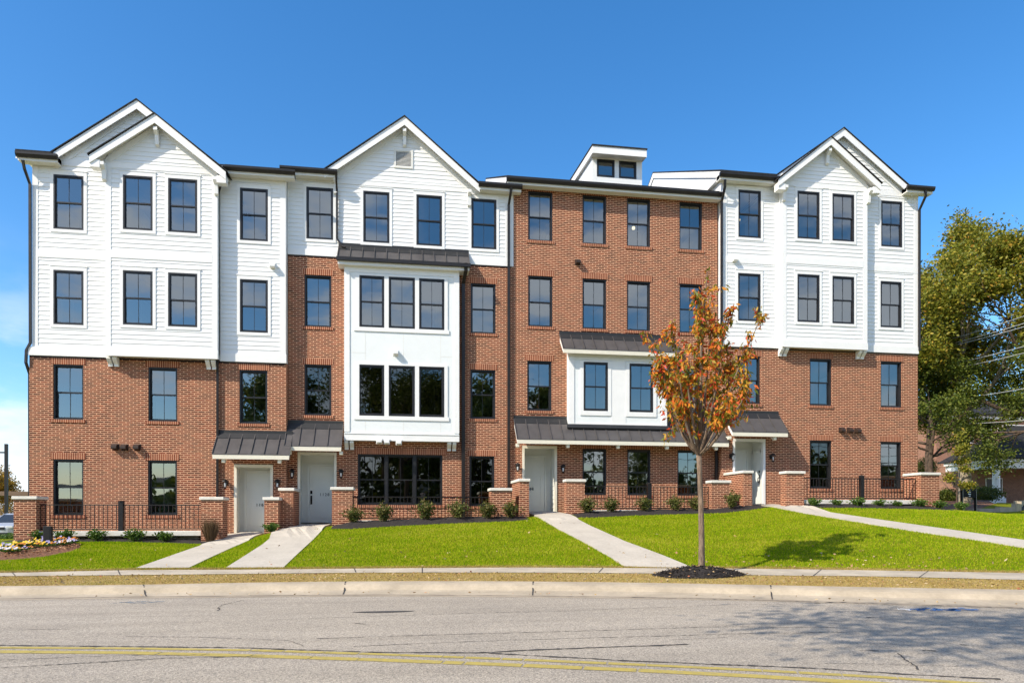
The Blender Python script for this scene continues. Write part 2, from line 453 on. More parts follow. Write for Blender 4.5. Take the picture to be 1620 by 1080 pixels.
def corbel(parent, x, y, ztop, n=2, d=.26, h=.30, w=.16):
    m = MB()
    for k in range(n):
        xx = x+(k-(n-1)/2)*w*1.15
        m.prism_x([(y-.002,ztop),(y-d,ztop),(y-d,ztop-.07),(y-d*.75,ztop-.14),(y-d*.35,ztop-h*.75),(y-d*.3,ztop-h),(y-.002,ztop-h)], xx-w*.42, xx+w*.42)
    return put('corbel', m, M['trim'], parent)
def text_mesh(body, size, font=None):
    cu = bpy.data.curves.new('digits','FONT'); cu.body = body; cu.size = size; cu.extrude = .006; cu.space_character = 1.25
    tmp = bpy.data.objects.new('digits', cu); C.objects.link(tmp)
    bpy.context.view_layer.update()
    dg = bpy.context.evaluated_depsgraph_get(); me = bpy.data.meshes.new_from_object(tmp.evaluated_get(dg))
    bpy.data.objects.remove(tmp); return me
def text_on(name, parent, body, size, x, y, z, mat, face='front'):
    me = text_mesh(body, size); me.materials.clear(); me.materials.append(mat)
    o = bpy.data.objects.new(name, me); C.objects.link(o); o.parent = parent
    o.rotation_euler = (math.pi/2,0,0 if face=='front' else -math.pi/2)
    o.location = Vector((x,y,z))-wloc(parent); return o
def entry(parent, x0, x1, z0, z1, y, depth, door_side, number=None, numx=None, numz=None, handle=False, kind=0):
    """recessed entry: cream surround, lap-sided alcove and a panel door"""
    al = MB(); yb = y+depth
    al.face([(x0,y,z0),(x0,y,z1),(x0,yb,z1),(x0,yb,z0)]); al.face([(x1,y,z0),(x1,yb,z0),(x1,yb,z1),(x1,y,z1)])
    al.face([(x0,y,z1),(x1,y,z1),(x1,yb,z1),(x0,yb,z1)]); al.face([(x0,yb,z0),(x1,yb,z0),(x1,yb,z1),(x0,yb,z1)])
    k = z0+.17
    while k < z1-.5:                                       # lap joints on the inner side walls
        for xx,s in ((x0,1),(x1,-1)): al.prism_y([(xx,k),(xx+s*.012,k),(xx,k+.15)], y+.16, yb-.02)
        k += .17
    e = put('entry_alcove', al, M['alcove'], parent)
    tr = MB(); tr.box(x0-.01,x0+.075,y-.03,y+.13,z0,z1+.01); tr.box(x1-.075,x1+.01,y-.03,y+.13,z0,z1+.01); tr.box(x0-.01,x1+.01,y-.032,y+.13,z1-.085,z1+.012)
    put('door_surround', tr, M['fascia'] if kind==0 else M['trim'], e)
    fl = MB(); fl.box(x0,x1,y-.02,yb,z0-.12,z0+.005); put('threshold', fl, M['concrete'], e)
    if kind == 2:                                          # door on the right-hand inner wall plus a panelled one at the back
        d = MB(); ya,yc = y+.20,yb-.06
        d.box(x1-.05,x1-.004,ya,yc,z0+.03,z0+2.06); d.box(x1-.065,x1-.05,ya,ya+.06,z0+.03,z0+2.12); d.box(x1-.065,x1-.05,yc-.06,yc,z0+.03,z0+2.12); d.box(x1-.065,x1-.05,ya,yc,z0+2.06,z0+2.14)
        dd = put('front_door', d, M['door'], parent)
        h = MB(); h.box(x1-.075,x1-.05,ya+.09,ya+.13,z0+.80,z0+1.18); h.tube([(x1-.07,ya+.11,z0+.86),(x1-.13,ya+.11,z0+.90),(x1-.13,ya+.11,z0+1.02),(x1-.07,ya+.11,z0+1.08)],.014,6); h.box(x1-.08,x1-.05,ya+.085,ya+.135,z0+1.24,z0+1.33)
        put('door_handle', h, M['hardware'], dd)
    w = min(.98,(x1-x0)-.28); dx0 = (x0+.05) if door_side == 'l' else (x1-.05-w) if door_side == 'r' else ((x0+x1)/2-w/2); dx1 = dx0+w; dt = z0+2.13
    d = MB(); dy = yb-.03
    d.box(dx0,dx1,dy,yb-.002,z0+.03,dt)
    fr = .05
    d.box(dx0-.07,dx0-.003,dy-.035,yb-.002,z0,dt+.07); d.box(dx1+.003,dx1+.07,dy-.035,yb-.002,z0,dt+.07); d.box(dx0-.003,dx1+.003,dy-.034,yb-.002,dt+.004,dt+.07)
    for (pa,pb,pc,pd) in ((dx0+.13,dx1-.13,z0+.22,dt-.15),):
        for (qa,qb,qc,qd) in ((pa,pa+.03,pc,pd),(pb-.03,pb,pc,pd),(pa+.03,pb-.03,pc,pc+.03),(pa+.03,pb-.03,pd-.03,pd)): d.box(qa,qb,dy-.014,dy-.0005,qc,qd)
    dd = put('front_door', d, M['door'], parent)
    if handle:
        hx = dx0+.07 if door_side != 'l' else dx1-.07
        h = MB(); h.box(hx-.035,hx+.035,dy-.02,dy-.001,z0+1.10,z0+1.22); h.box(hx-.03,hx+.03,dy-.02,dy-.001,z0+.72,z0+1.04); h.tube([(hx,dy-.02,z0+.76),(hx,dy-.075,z0+.80),(hx,dy-.075,z0+.95),(hx,dy-.02,z0+1.0)],.013,6)
        put('door_handle', h, M['hardware'], dd)
    if number: text_on('house_number', dd, number, .15, numx, dy-.013, numz, M['digit'])
    return dd
def rooms(parent, x0, x1, y, floors, depth=5.0, parts=2):
    """plain painted rooms behind the windows"""
    m = MB(); f = MB(); dr = MB()
    for zs,zh in floors:
        z0,z1 = zs-.62,zh+.42; w = (x1-x0)/parts
        for i in range(parts):
            a,b = x0+w*i+.03,x0+w*(i+1)-.03
            m.face([(a,y,z0),(a,y,z1),(a,y+depth,z1),(a,y+depth,z0)]); m.face([(b,y,z0),(b,y+depth,z0),(b,y+depth,z1),(b,y,z1)])
            m.face([(a,y+depth,z0),(a,y+depth,z1),(b,y+depth,z1),(b,y+depth,z0)]); m.face([(a,y,z1),(b,y,z1),(b,y+depth,z1),(a,y+depth,z1)])
            f.face([(a,y,z0),(b,y,z0),(b,y+depth,z0),(a,y+depth,z0)])
            dx = a+w*random.uniform(.2,.6); dr.box(dx,dx+.85,y+depth-.06,y+depth-.01,z0+.01,z0+2.1)
            dy = y+random.uniform(.9,2.0); dr.box(a+.01,a+.06,dy,dy+.9,z0+.01,z0+2.1)
            dy = y+random.uniform(.9,2.0); dr.box(b-.06,b-.01,dy,dy+.9,z0+.01,z0+2.1)
    o = put('interior', m, M['room'], parent); put('floor_boards', f, M['room_floor'], o); put('inner_door', dr, M['white_door'], o)
    return o
# ------------------------------------------------------------------ ground: road, curb, verge, sidewalk, lawn, walks
def interp(pts):
    xs = np.array([p[0] for p in pts]); ys = np.array([p[1] for p in pts]); return lambda x: np.interp(x, xs, ys)
U_ = (0,100,215,400,600,800,1000,1200,1400,1620)
V_gut = (946,944.5,943,941,939.5,941,943,947,953,959); V_top = (927,926,925,921,919,919,921,925,929,932.5)
V_sf = (911,910,909,907,905,905,906,909.5,911,917); V_sb = (905,902.5,900,899.5,897.5,896,897,898,901,905)
def curve(V, Z):
    P = [on_level(u,v,Z)[:2] for u,v in zip(U_,V)]
    a = [(P[0][0]-40, P[0][1]+3.2)]; e = P[-1]; s = (P[-1][1]-P[-3][1])/(P[-1][0]-P[-3][0])
    return np.array(a+P+[(e[0]+12, e[1]+12*s*1.05),(e[0]+40,e[1]+40*s*1.05)])
def smooth(c, n=3):
    t = np.linspace(0,1,len(c)); tt = np.linspace(0,1,400); x = np.interp(tt,t,c[:,0]); y = np.interp(tt,t,c[:,1])
    k = np.ones(31)/31
    xp = np.pad(x,15,mode='edge'); yp = np.pad(y,15,mode='edge')
    # keep the end points: blend
    xs = np.convolve(xp,k,'valid'); ys = np.convolve(yp,k,'valid'); return xs, ys
_c = {}
for nm,V,Z in (('gut',V_gut,0),('top',V_top,.15),('sf',V_sf,.20),('sb',V_sb,.23)):
    x,y = smooth(curve(V,Z)); o = np.argsort(x); _c[nm] = (x[o],y[o])
yG = lambda x: np.interp(x,*_c['gut']); yT = lambda x: np.interp(x,*_c['top']); yF = lambda x: np.interp(x,*_c['sf']); yS = lambda x: np.interp(x,*_c['sb'])
B19 = interp([(-60,-.3),(-30,.25),(-16,.6),(-12,.69),(-9,.68),(-6.2,.60),(-5,.72),(-4.1,.96),(-2.2,1.13),(1,1.27),(3.6,1.34),(5,1.46),(8,1.56),(11,1.62),(12.6,1.78),(16,1.80),(19.5,1.74),(21,1.66),(23,1.5),(27,1.38),(60,1.2)])
B0 = interp([(-60,-.3),(-30,.2),(-16,.6),(-12,.74),(-6.5,.76),(-5.6,.86),(-4.5,.88),(-3.9,1.14),(-2,1.16),(1,1.3),(3.9,1.4),(4.4,1.59),(6,1.6),(8,1.6),(11.8,1.68),(12.3,1.9),(16,1.88),(20.5,1.8),(23,1.6),(27,1.42),(60,1.25)])
def gz(x, y):
    """terrain height (arrays or numbers)"""
    x = np.asarray(x,float); y = np.asarray(y,float)
    s = yS(x); t = np.clip((y-s)/(-1.9-s),0,1); b = B19(x)
    lawn = .21+(b-.21)*(t*1.12-.12*t*t)
    t2 = np.clip((y+1.9)/1.9,0,1); z = np.where(y<-1.9, lawn, b+(B0(x)-b)*t2)
    back = np.clip(y/30,0,1)
    z = np.where(y>0, z+np.where(x<-13, -.55*np.clip(y/20,0,1.6), np.where(x>20.6,.035*np.clip(y,0,60),0)), z)
    f = yF(x); tp = yT(x)
    z = np.where(y<s, np.where(y<f, .155+(.19-.155)*np.clip((y-tp)/(f-tp),0,1), .19+.02*np.clip((y-f)/(s-f),0,1)), z)
    return z
def hit(u, v):
    a = (u-810)/F; dx,dy,dz = a*C_+S_, C_-a*S_, -(v-HZ)/F
    t = 8.0
    while t < 120:
        x,y,z = dx*t, dy*t-D, EYE+dz*t
        if z <= float(gz(x,y)): break
        t += .03
    return x,y,float(gz(x,y))

def concrete(name, col, joint=None, stain=.25):
    t = NT(name); n = t.noise(1.3,6,.65); n2 = t.noise(14,5,.7); n3 = t.noise(160,2)
    c = t.ramp(n,[(.3,tuple(k*(1-stain) for k in col)),(.72,tuple(min(1,k*1.08) for k in col))])
    c = t.mix(.5,c,t.ramp(n2,[(.3,(.8,.79,.76)),(.7,(1.12,1.12,1.12))]),'MULTIPLY'); c = t.mix(.5,c,t.ramp(n3,[(.3,(.8,.8,.8)),(.7,(1.18,1.18,1.18))]),'MULTIPLY')
    return t.done(t.pbsdf(c,.85,0,t.bump(t.math('ADD',n2,n3),.25,.006),.25))
M['concrete'] = concrete('walk_concrete', (.47,.43,.365), stain=.14)
M['sidewalk'] = concrete('sidewalk_concrete', (.52,.455,.355), stain=.36)
M['curb'] = concrete('curb_concrete', (.475,.40,.295), stain=.3)
def asphalt():
    t = NT('aged_asphalt'); p = t.pos()
    mp = t.n('Mapping'); t.l(p, mp.inputs[0]); mp.inputs['Scale'].default_value = (.12,1.3,1); mp.inputs['Rotation'].default_value = (0,0,.14)
    streak = t.noise(1.0,6,.65,mp.outputs[0]); big = t.noise(.35,5,.6); grain = t.n('TexVoronoi',Scale=75.0); t.l(p,grain.inputs['Vector'])
    fine = t.noise(130,3,.8)
    c = t.ramp(streak,[(.3,(.315,.278,.226)),(.7,(.415,.367,.302))])
    c = t.mix(.7,c,t.ramp(big,[(.35,(.88,.87,.86)),(.65,(1.08,1.06,1.03))]),'MULTIPLY')
    c = t.mix(.75,c,t.ramp(grain.outputs['Color'],[(.12,(.45,.45,.46)),(.5,(1,1,1)),(.9,(1.6,1.57,1.5))]),'MULTIPLY')
    c = t.mix(.6,c,t.ramp(fine,[(.35,(.45,.45,.45)),(.65,(1.55,1.55,1.55))]),'MULTIPLY')
    return t.done(t.pbsdf(c,.9,0,t.bump(t.math('ADD',grain.outputs['Distance'],fine),.5,.01),.25))
M['asphalt'] = asphalt()
M['gutter_dirt'] = concrete('gutter_dirt', (.42,.35,.26), stain=.3)
M['crack'] = plain('tar_crack', (.05,.045,.04), .9, var=.3)
M['patch'] = plain('asphalt_patch', (.06,.055,.05), .9, var=.3, bump=.3)
def yellow():
    t = NT('yellow_paint'); n = t.noise(9,5,.7); f = t.noise(120,2)
    c = t.ramp(n,[(.35,(.36,.28,.06)),(.6,(.47,.36,.065))]); c = t.mix(t.ramp(f,[(.48,(0,0,0)),(.66,(.75,.75,.75))]),c,(.26,.24,.2))
    return t.done(t.pbsdf(c,.8,0,None,.25))
M['yellow'] = yellow()
def lawn_mat(name, a, b, c_):
    t = NT(name); n = t.noise(.55,5,.6); n2 = t.noise(6,5,.7); n3 = t.noise(60,3,.7)
    c = t.ramp(n,[(.3,a),(.55,b),(.75,c_)]); c = t.mix(.7,c,t.ramp(n2,[(.3,(.7,.75,.6)),(.7,(1.3,1.2,1.2))]),'MULTIPLY'); c = t.mix(.6,c,t.ramp(n3,[(.3,(.55,.55,.5)),(.7,(1.4,1.4,1.3))]),'MULTIPLY')
    return t.done(t.pbsdf(c,.9,0,t.bump(n3,.6,.03),.1))
M['lawn'] = lawn_mat('lawn_soil', (.12,.15,.006),(.17,.19,.007),(.23,.21,.012))
M['verge'] = lawn_mat('verge_dry_grass', (.33,.215,.08),(.42,.31,.15),(.31,.28,.08))
def blade_mat(name, stops, trans=.35):
    t = NT(name); r = t.n('NewGeometry').outputs['Random Per Island']; mp = t.n('Mapping'); t.l(t.pos(),mp.inputs[0]); mp.inputs['Scale'].default_value=(.42,1.15,1); n = t.noise(.75,5,.62,mp.outputs[0]); n2 = t.noise(2.2,3,.6)
    f = t.math('ADD',t.math('MULTIPLY',r,.45),t.math('ADD',t.math('MULTIPLY',n,.50),t.math('MULTIPLY',n2,.16)))
    c = t.ramp(f,stops); d = t.n('BsdfDiffuse'); tr = t.n('BsdfTranslucent'); t.l(c,d.inputs[0]); t.l(c,tr.inputs[0])
    mx = t.n('MixShader'); mx.inputs[0].default_value = trans; t.l(d.outputs[0],mx.inputs[1]); t.l(tr.outputs[0],mx.inputs[2]); return t.done(mx.outputs[0])
M['blade'] = blade_mat('grass_blades', [(.28,(.08,.20,.003)),(.45,(.195,.345,.004)),(.58,(.34,.42,.007)),(.74,(.46,.47,.04)),(.9,(.55,.46,.12))])
M['dryblade'] = blade_mat('dry_grass_blades', [(.2,(.20,.19,.03)),(.40,(.40,.31,.10)),(.60,(.54,.38,.15)),(.73,(.38,.33,.07)),(.88,(.62,.50,.28))])
M['mulch'] = plain('black_mulch', (.022,.017,.014), .95, var=.5, scale=30, bump=1.0, bscale=60)
M['straw'] = plain('pine_straw', (.17,.075,.035), .95, var=.45, scale=18, bump=.9, bscale=50)

def sheet(xs, ys_of, zfun, n):
    """grid between two y(x) curves"""
    V = []; Fc = []
    for x in xs:
        a,b = ys_of(x)
        for j in range(n+1):
            y = a+(b-a)*j/n; V.append((x,y,zfun(x,y)))
    for i in range(len(xs)-1):
        for j in range(n):
            k = i*(n+1)+j; Fc.append((k,k+n+1,k+n+2,k+1))
    m = MB(); m.v = V; m.f = Fc; m.m = [0]*len(Fc); return m
XS = list(np.arange(-46,52,.25))
m = MB(); m.face([(-1500,-1500,-1.2),(1500,-1500,-1.2),(1500,1500,-1.2),(-1500,1500,-1.2)]); struct('ground', m, M['verge'])
m = sheet(XS, lambda x:(float(yG(x))-13.0, float(yG(x))+.1), lambda x,y: 0.0, 1); struct('road', m, M['asphalt'])
m = sheet(XS[::4], lambda x:(-140, float(yG(x))-12.95), lambda x,y: .06, 1); struct('opposite_lawn', m, M['lawn'])
# far verge behind the camera keeps the street real from other views
# curb: gutter pan, face, rounded top; four joints
def curb_profile(x):
    g,t = float(yG(x)),float(yT(x)); w = t-g
    return [(g,.004),(g+w*.42,.012),(g+w*.52,.03),(g+w*.62,.115),(g+w*.70,.142),(g+w*.80,.152),(t,.155)]
def curb_row(x): return [(x,y,z) for y,z in curb_profile(x)]
joints = [99]
joints = sorted(joints)
m = MB(); xs = sorted(set([x for x in XS if not any(abs(x-j)<.05 for j in joints)]+[j-.012 for j in joints]+[j+.012 for j in joints]+[j-.03 for j in joints]+[j+.03 for j in joints]))
prev = None
for x in xs:
    j = min(joints,key=lambda q:abs(q-x)); d = .03 if abs(x-j)<.02 else 0
    row = [(a,b+(d*.5 if 0<k<6 else 0),c-(d if 0<k else 0)) for k,(a,b,c) in enumerate(curb_row(x))]
    base = len(m.v); m.v += row
    if prev is not None:
        for k in range(6): m.f.append((prev+k,base+k,base+k+1,prev+k+1)); m.m.append(0)
    prev = base
struct('curb', m, M['curb'], smooth=False)
m = MB()
for ut,ub in ((236,231),(545,540.5),(848.5,845),(1201,1201),(-90,-96),(1560,1563)):
    a = on_level(ut,922,.15)[0]; b = on_level(ub,943,0)[0]; base = len(m.v)
    for s in np.linspace(0,1,10):
        x = b+(a-b)*s; pr = curb_profile(x); ys_ = [p[0] for p in pr]; y = pr[0][0]+(pr[-1][0]-pr[0][0])*s; z = float(np.interp(y,ys_,[p[1] for p in pr]))+.004
        m.v += [(x-.014,y,z),(x+.014,y,z)]
    for i in range(9): m.f.append((base+2*i,base+2*i+1,base+2*i+3,base+2*i+2)); m.m.append(0)
struct('curb_joints', m, M['crack'])
m = sheet(XS, lambda x:(float(yG(x))-.34, float(yG(x))+.02), lambda x,y: .003, 1); struct('gutter_edge', m, M['gutter_dirt'])
m = sheet(XS, lambda x:(float(yT(x)), float(yF(x))), lambda x,y: float(gz(x,y)), 6); struct('verge', m, M['verge'])
m = sheet(XS, lambda x:(float(yF(x)), float(yS(x))), lambda x,y: .19+.02*(y-float(yF(x)))/max(.01,float(yS(x))-float(yF(x)))+.012, 2); struct('sidewalk', m, M['sidewalk'])
YS_ = list(np.linspace(0,1,30))
V=[];Fc=[]; cols=[]
ybk = [-1.9+k*.38 for k in range(1,6)]+[1,3,6,10,15,22,30,45,70,110]
for x in XS:
    s=float(yS(x)); row=[s+(-1.9-s)*t for t in YS_]+ybk
    zz = gz(np.full(len(row),x),np.array(row)); cols.append(len(row))
    V += [(x,y,float(z)) for y,z in zip(row,zz)]
nr=cols[0]
for i in range(len(XS)-1):
    for j in range(nr-1):
        k=i*nr+j; Fc.append((k,k+nr,k+nr+1,k+1))
m=MB(); m.v=V; m.f=Fc; m.m=[0]*len(Fc); struct('lawn', m, M['lawn'], smooth=True)

# concrete walks
WALKS = [([(215,899.5),(262,883),(310,866),(340,855.5),(372,845)],[(299,899),(330,884),(365,868),(395,855),(417,845.5)]),
         ([(357,899.5),(392,877),(425,856),(461,831.5),(475,829.5)],[(448,899),(472,876),(496,854),(523,831.5),(529,829.5)]),
         ([(989,897),(962,880),(930,862),(884,838),(838,814.5),(829,812)],[(1101,899.5),(1050,880),(988,857),(935,833),(897,815),(879,811.5)]),
         ([(1622,867),(1545,855),(1452,841.5),(1343,824),(1265,811),(1202,801),(1166,799)],[(1622,855.5),(1560,846.5),(1479,835),(1370,819.5),(1300,809),(1240,800.5),(1206,798)])]
walk_polys = []
def resample(P, n):
    P = np.array(P); d = np.r_[0,np.cumsum(np.linalg.norm(np.diff(P[:,:2],axis=0),axis=1))]; t = np.linspace(0,d[-1],n)
    return np.stack([np.interp(t,d,P[:,k]) for k in range(P.shape[1])],1)
for wi,(Lp,Rp) in enumerate(WALKS):
    L = resample([hit(*p)[:2] for p in Lp],40); R = resample([hit(*p)[:2] for p in Rp],40)
    if wi == 3:                                            # runs on past the right edge of the picture
        dL=(L[0]-L[1]); L[0]=L[0]+dL*20; R[0]=R[0]+(R[0]-R[1])*20; L=resample(L,60); R=resample(R,60)
    m = MB(); nx = 6
    for i in range(len(L)):
        for j in range(nx+1):
            p = L[i]+(R[i]-L[i])*j/nx; m.v.append((p[0],p[1],float(gz(*p))+(.028 if p[1]<-2.6 else .065)))
    for i in range(len(L)-1):
        for j in range(nx):
            k=i*(nx+1)+j; m.f.append((k,k+nx+1,k+nx+2,k+1)); m.m.append(0)
    for i in range(len(L)-1):                              # slab edges
        for S,j in ((L,0),(R,nx)):
            a,b = S[i],S[i+1]; za=float(gz(*a)); zb_=float(gz(*b))
            m.face([(a[0],a[1],za-.06),(b[0],b[1],zb_-.06),(b[0],b[1],zb_+(.028 if b[1]<-2.6 else .065)),(a[0],a[1],za+(.028 if a[1]<-2.6 else .065))])
    struct('walkway', m, M['concrete'])
    jm = MB()
    walk_polys.append(np.vstack([L,R[::-1]]))
# sidewalk joints
m = MB()
for u,v0,v1,du in ((18,904,910.5,-6),(186,900.5,909,-4),(560,898,905,-3),(668,897,905,0),(955,897,905.5,8),(1300,900,911,14),(1470,902,913,16)):
    a=on_level(u,v0,.22); b=on_level(u-du,v1,.2); m.face([(a[0]-.012,a[1],.228),(a[0]+.012,a[1],.228),(b[0]+.012,b[1],.2085),(b[0]-.012,b[1],.2085)])
struct('sidewalk_joints', m, M['crack'])
# painted centre lines
def ribbon(m, P, w, z=.004, jitter=0):
    P = np.array(P); n = len(P)
    t = np.gradient(P,axis=0); t /= np.linalg.norm(t,axis=1,keepdims=True)+1e-9; nrm = np.stack([-t[:,1],t[:,0]],1)
    ww = np.full(n,w) if np.isscalar(w) else np.asarray(w)
    base = len(m.v)
    for i in range(n):
        a = P[i]+nrm[i]*ww[i]/2; b = P[i]-nrm[i]*ww[i]/2; m.v += [(a[0],a[1],z),(b[0],b[1],z)]
    for i in range(n-1): m.f.append((base+2*i,base+2*i+1,base+2*i+3,base+2*i+2)); m.m.append(0)
def road_path(pts, n=80): return resample([on_level(u,v,0)[:2] for u,v in pts], n)
m = MB()
top=[(-1600,1036),(-700,1026),(-60,1023),(0,1024),(200,1025.2),(400,1028.2),(600,1034.5),(800,1042),(1000,1050.5),(1200,1060),(1390,1070.5),(1560,1082),(1700,1093),(2300,1150)]
bot=[(-1600,1046),(-700,1034),(-60,1030),(0,1030.5),(200,1032),(400,1037),(600,1043.5),(800,1051),(1000,1059.5),(1200,1069.5),(1390,1081),(1560,1094),(1700,1106),(2300,1167)]
for line,lw in ((top,.105),(bot,.15)):
    P = road_path(line,300)
    k=0
    while k < 298:                                         # paint broken by fine transverse cracks
        n=RNG.integers(3,9); seg=P[k:k+n+1].copy()
        if len(seg)>2:
            d=(seg[1]-seg[0])/np.linalg.norm(seg[1]-seg[0]); seg[0]+=d*RNG.choice([.0,.012,.022]); ribbon(m,seg,lw+RNG.uniform(-.006,.006))
        k+=n
struct('road_markings', m, M['yellow'])
m = MB()
def crack(pts, w=.012, n=70, jit=.012):
    P = road_path(pts,n); P += np.cumsum(RNG.normal(size=P.shape),0)*jit*.25; P += RNG.normal(size=P.shape)*jit*.3
    ribbon(m,P,np.clip(w*(1+RNG.normal(size=n)*.5),w*.25,w*2.2),.005)
crack([(-20,1020),(200,1021.5),(400,1024),(600,1031),(760,1031.5),(900,1025),(1100,1018)],.034,140)
crack([(760,1032),(1000,1046),(1300,1058),(1450,1068),(1600,1076)],.03,120)
crack([(0,1056),(120,1050),(250,1042),(420,1037)],.016)
crack([(0,1044),(180,1038),(330,1036)],.008)
crack([(200,1006),(320,1008),(460,1013),(480,1022)],.009)
crack([(345,961),(350,957),(385,949)],.012,30); crack([(345,961),(349,963),(346,966)],.03,10)
crack([(400,981),(560,976),(700,971),(900,966),(1150,957),(1260,955)],.01,120)
crack([(500,1010),(700,1003),(900,998),(1150,990),(1340,992)],.012,120)
crack([(560,1022),(800,1012),(1000,1007),(1200,1002),(1330,1000)],.012,120)
crack([(0,981),(200,975),(400,972)],.006); crack([(30,996),(110,994)],.012,20); crack([(560,985),(580,987)],.02,12)
crack([(1420,1033),(1432,1043),(1447,1052),(1449,1058)],.016,40); crack([(1300,1049),(1420,1051),(1520,1054)],.007)
crack([(0,947.5),(200,944),(400,942),(600,940.8),(800,942.3),(1000,944.5)],.03,120); crack([(1000,944.5),(1200,948.5),(1400,954.5),(1620,961)],.05,120)
crack([(1290,954),(1340,952)],.03,12); crack([(1370,976),(1400,977)],.02,10); crack([(1060,1012),(1150,1008)],.008); crack([(1460,1028),(1480,1029)],.025,10); crack([(1520,1019),(1530,1020)],.03,8); crack([(1360,1028),(1390,1029)],.02,10)
struct('road_cracks', m, M['crack'])
m = MB()
c = on_level(607,967.5,0); pts=[(c[0]+.45*math.cos(t)*(1+.2*math.sin(3*t)),c[1]+.09*math.sin(t),.006) for t in np.linspace(0,2*math.pi,16,endpoint=False)]; m.face(pts); struct('road_patch', m, M['patch'])
# sprayed utility paint
def spray(name, col, cov):
    t = NT(name); n = t.noise(7,5,.75); tr = t.n('BsdfTransparent'); d = t.n('BsdfDiffuse'); d.inputs[0].default_value = (*col,1)
    f = t.ramp(n,[(cov-.06,(0,0,0)),(cov+.05,(.85,.85,.85))]); mx = t.n('MixShader'); t.l(f,mx.inputs[0]); t.l(tr.outputs[0],mx.inputs[1]); t.l(d.outputs[0],mx.inputs[2]); return t.done(mx.outputs[0])
M['blue'] = spray('blue_spray', (.05,.16,.38), .47); M['blue_faint'] = spray('faded_blue_spray', (.16,.22,.27), .5); M['white_spray'] = spray('white_spray', (.7,.7,.68), .5)
m = MB()
for P,w in (([(1435,964),(1470,962),(1500,964),(1548,964)],.10),([(1455,966),(1462,961.5)],.09),([(1475,966.5),(1480,961.5),(1488,966)],.08),([(1502,966),(1510,962),(1530,961.5)],.10),([(1500,962.5),(1548,966)],.09),([(1490,964),(1520,966)],.16)): ribbon(m,road_path(P,14),w,.006)
struct('blue_paint_mark', m, M['blue'])
m = MB(); ribbon(m,road_path([(1420,963.5),(1440,964.5)],10),.25,.0062); struct('white_paint_mark', m, M['white_spray'])
m = MB()
for P,w in (([(170,955),(215,951),(260,951.5)],.05),([(190,952.5),(230,954)],.07),([(205,951),(248,953)],.06)): ribbon(m,road_path(P,14),w,.006)
struct('faded_paint_mark', m, M['blue_faint'])

# mulch and straw beds along the fronts (raised sheets)
bed_polys = []
def bed(name, f, b, mat, h=.05):
    f = resample(f,60); b = resample(b,60); m = MB(); nx=7
    for i in range(60):
        e=min(1,i/5,(59-i)/5)*.7+.3
        for j in range(nx+1):
            p=f[i]+(b[i]-f[i])*j/nx; t=j/nx; m.v.append((p[0],p[1],float(gz(*p))+.008+h*e*min(1,t*3)*(1+.25*math.sin(p[0]*5)*math.sin(p[1]*7+p[0]))+RNG.uniform(-.012,.012)*min(1,t*4)))
    for i in range(59):
        for j in range(nx):
            k=i*(nx+1)+j; m.f.append((k,k+nx+1,k+nx+2,k+1)); m.m.append(0)
    bed_polys.append(np.vstack([f,b[::-1]])); return struct(name,m,mat)
bed('mulch_bed', [(-2.35,-2.35),(-1.7,-2.55),(-1,-2.45),(0,-2.35),(1.2,-2.3),(2.6,-2.2),(3.6,-2.15),(4.15,-2.1)], [(-2.3,-1.0),(-1,-1.0),(0,-1.0),(1.2,-1.0),(2.6,-1.0),(3.4,-.4),(3.8,-.3),(4.0,-1.0)], M['mulch'], .12)
bed('mulch_bed', [(5.75,-2.3),(6.4,-2.4),(8,-2.3),(9.5,-2.25),(11,-2.2),(12,-2.2),(13.0,-1.95)], [(5.7,-1.2),(6.4,-1.0),(8,-1.0),(9.5,-1.0),(11,-.8),(11.7,-.3),(12.4,-1.2)], M['mulch'], .10)
bed('mulch_bed', [(14.3,-1.9),(15,-2.1),(16,-2.15),(17.5,-2.15),(19,-2.2),(20.3,-2.3)], [(14.4,-1.0),(15,-1.0),(16,-1.0),(17.5,-1.0),(19,-1.0),(20.3,-.7)], M['mulch'], .09)
bed('mulch_bed', [(-12.2,-2.05),(-11,-1.95),(-9,-1.9),(-7.5,-1.95),(-6.3,-2.1),(-5.9,-1.9)], [(-12.2,-1.0),(-11,-1.0),(-9,-1.0),(-7.5,-1.0),(-6.3,-1.0),(-5.9,-1.0)], M['mulch'], .04)
bed('straw_bed', [hit(*p)[:2] for p in [(-6,887),(30,885),(75,880),(110,873),(128,866)]], [hit(*p)[:2] for p in [(-6,872),(20,866),(60,860),(100,858),(124,861)]], M['straw'], .05)
# ------------------------------------------------------------------ the four townhouses
WY = 12.5
YC = .33                                                     # set-back of the two middle houses
W = .93
def win_at(u, Y, w=W): x = PX(u, Y); return x-w/2, x+w/2

# ---- house 1: left, white over brick with double gable
T1 = thing('townhouse', 'leftmost townhouse, white siding over red brick, two overlapping gables at its top left corner', 'townhouse', (-8.2,0,.75), 'attached townhouses in the row')
xL, xM, xR = -12.30, -6.28, -4.10
h4,s4 = 12.83,11.02; h3,s3 = 9.66,7.85; h2,s2 = 6.535,4.70; h1,s1 = 3.375,1.51
zb = 6.83
doorA = (PX(371,0),PX(431.5,0),.90,PZ(400,735,0))
brk = [(*win_at(108,0),s2,h2),(*win_at(257.5,0),s2,h2),(*win_at(401,0),s2-.02,h2),(*win_at(108,0),s1,h1),(*win_at(257,0),s1,h1)]
m = MB(); brick_wall(m, xL, xR, -.6, zb, 0, brk+[(*doorA,.06)])
m.face([(xL,0,-.6),(xL,0,zb),(xL,14,zb),(xL,14,-.6)]); m.face([(xR,0,-.6),(xR,14,-.6),(xR,14,zb),(xR,0,zb)])
put('brick_wall', m, M['brick'], T1)
for i,b in enumerate(brk): window(T1, *b, 0, 'brick')
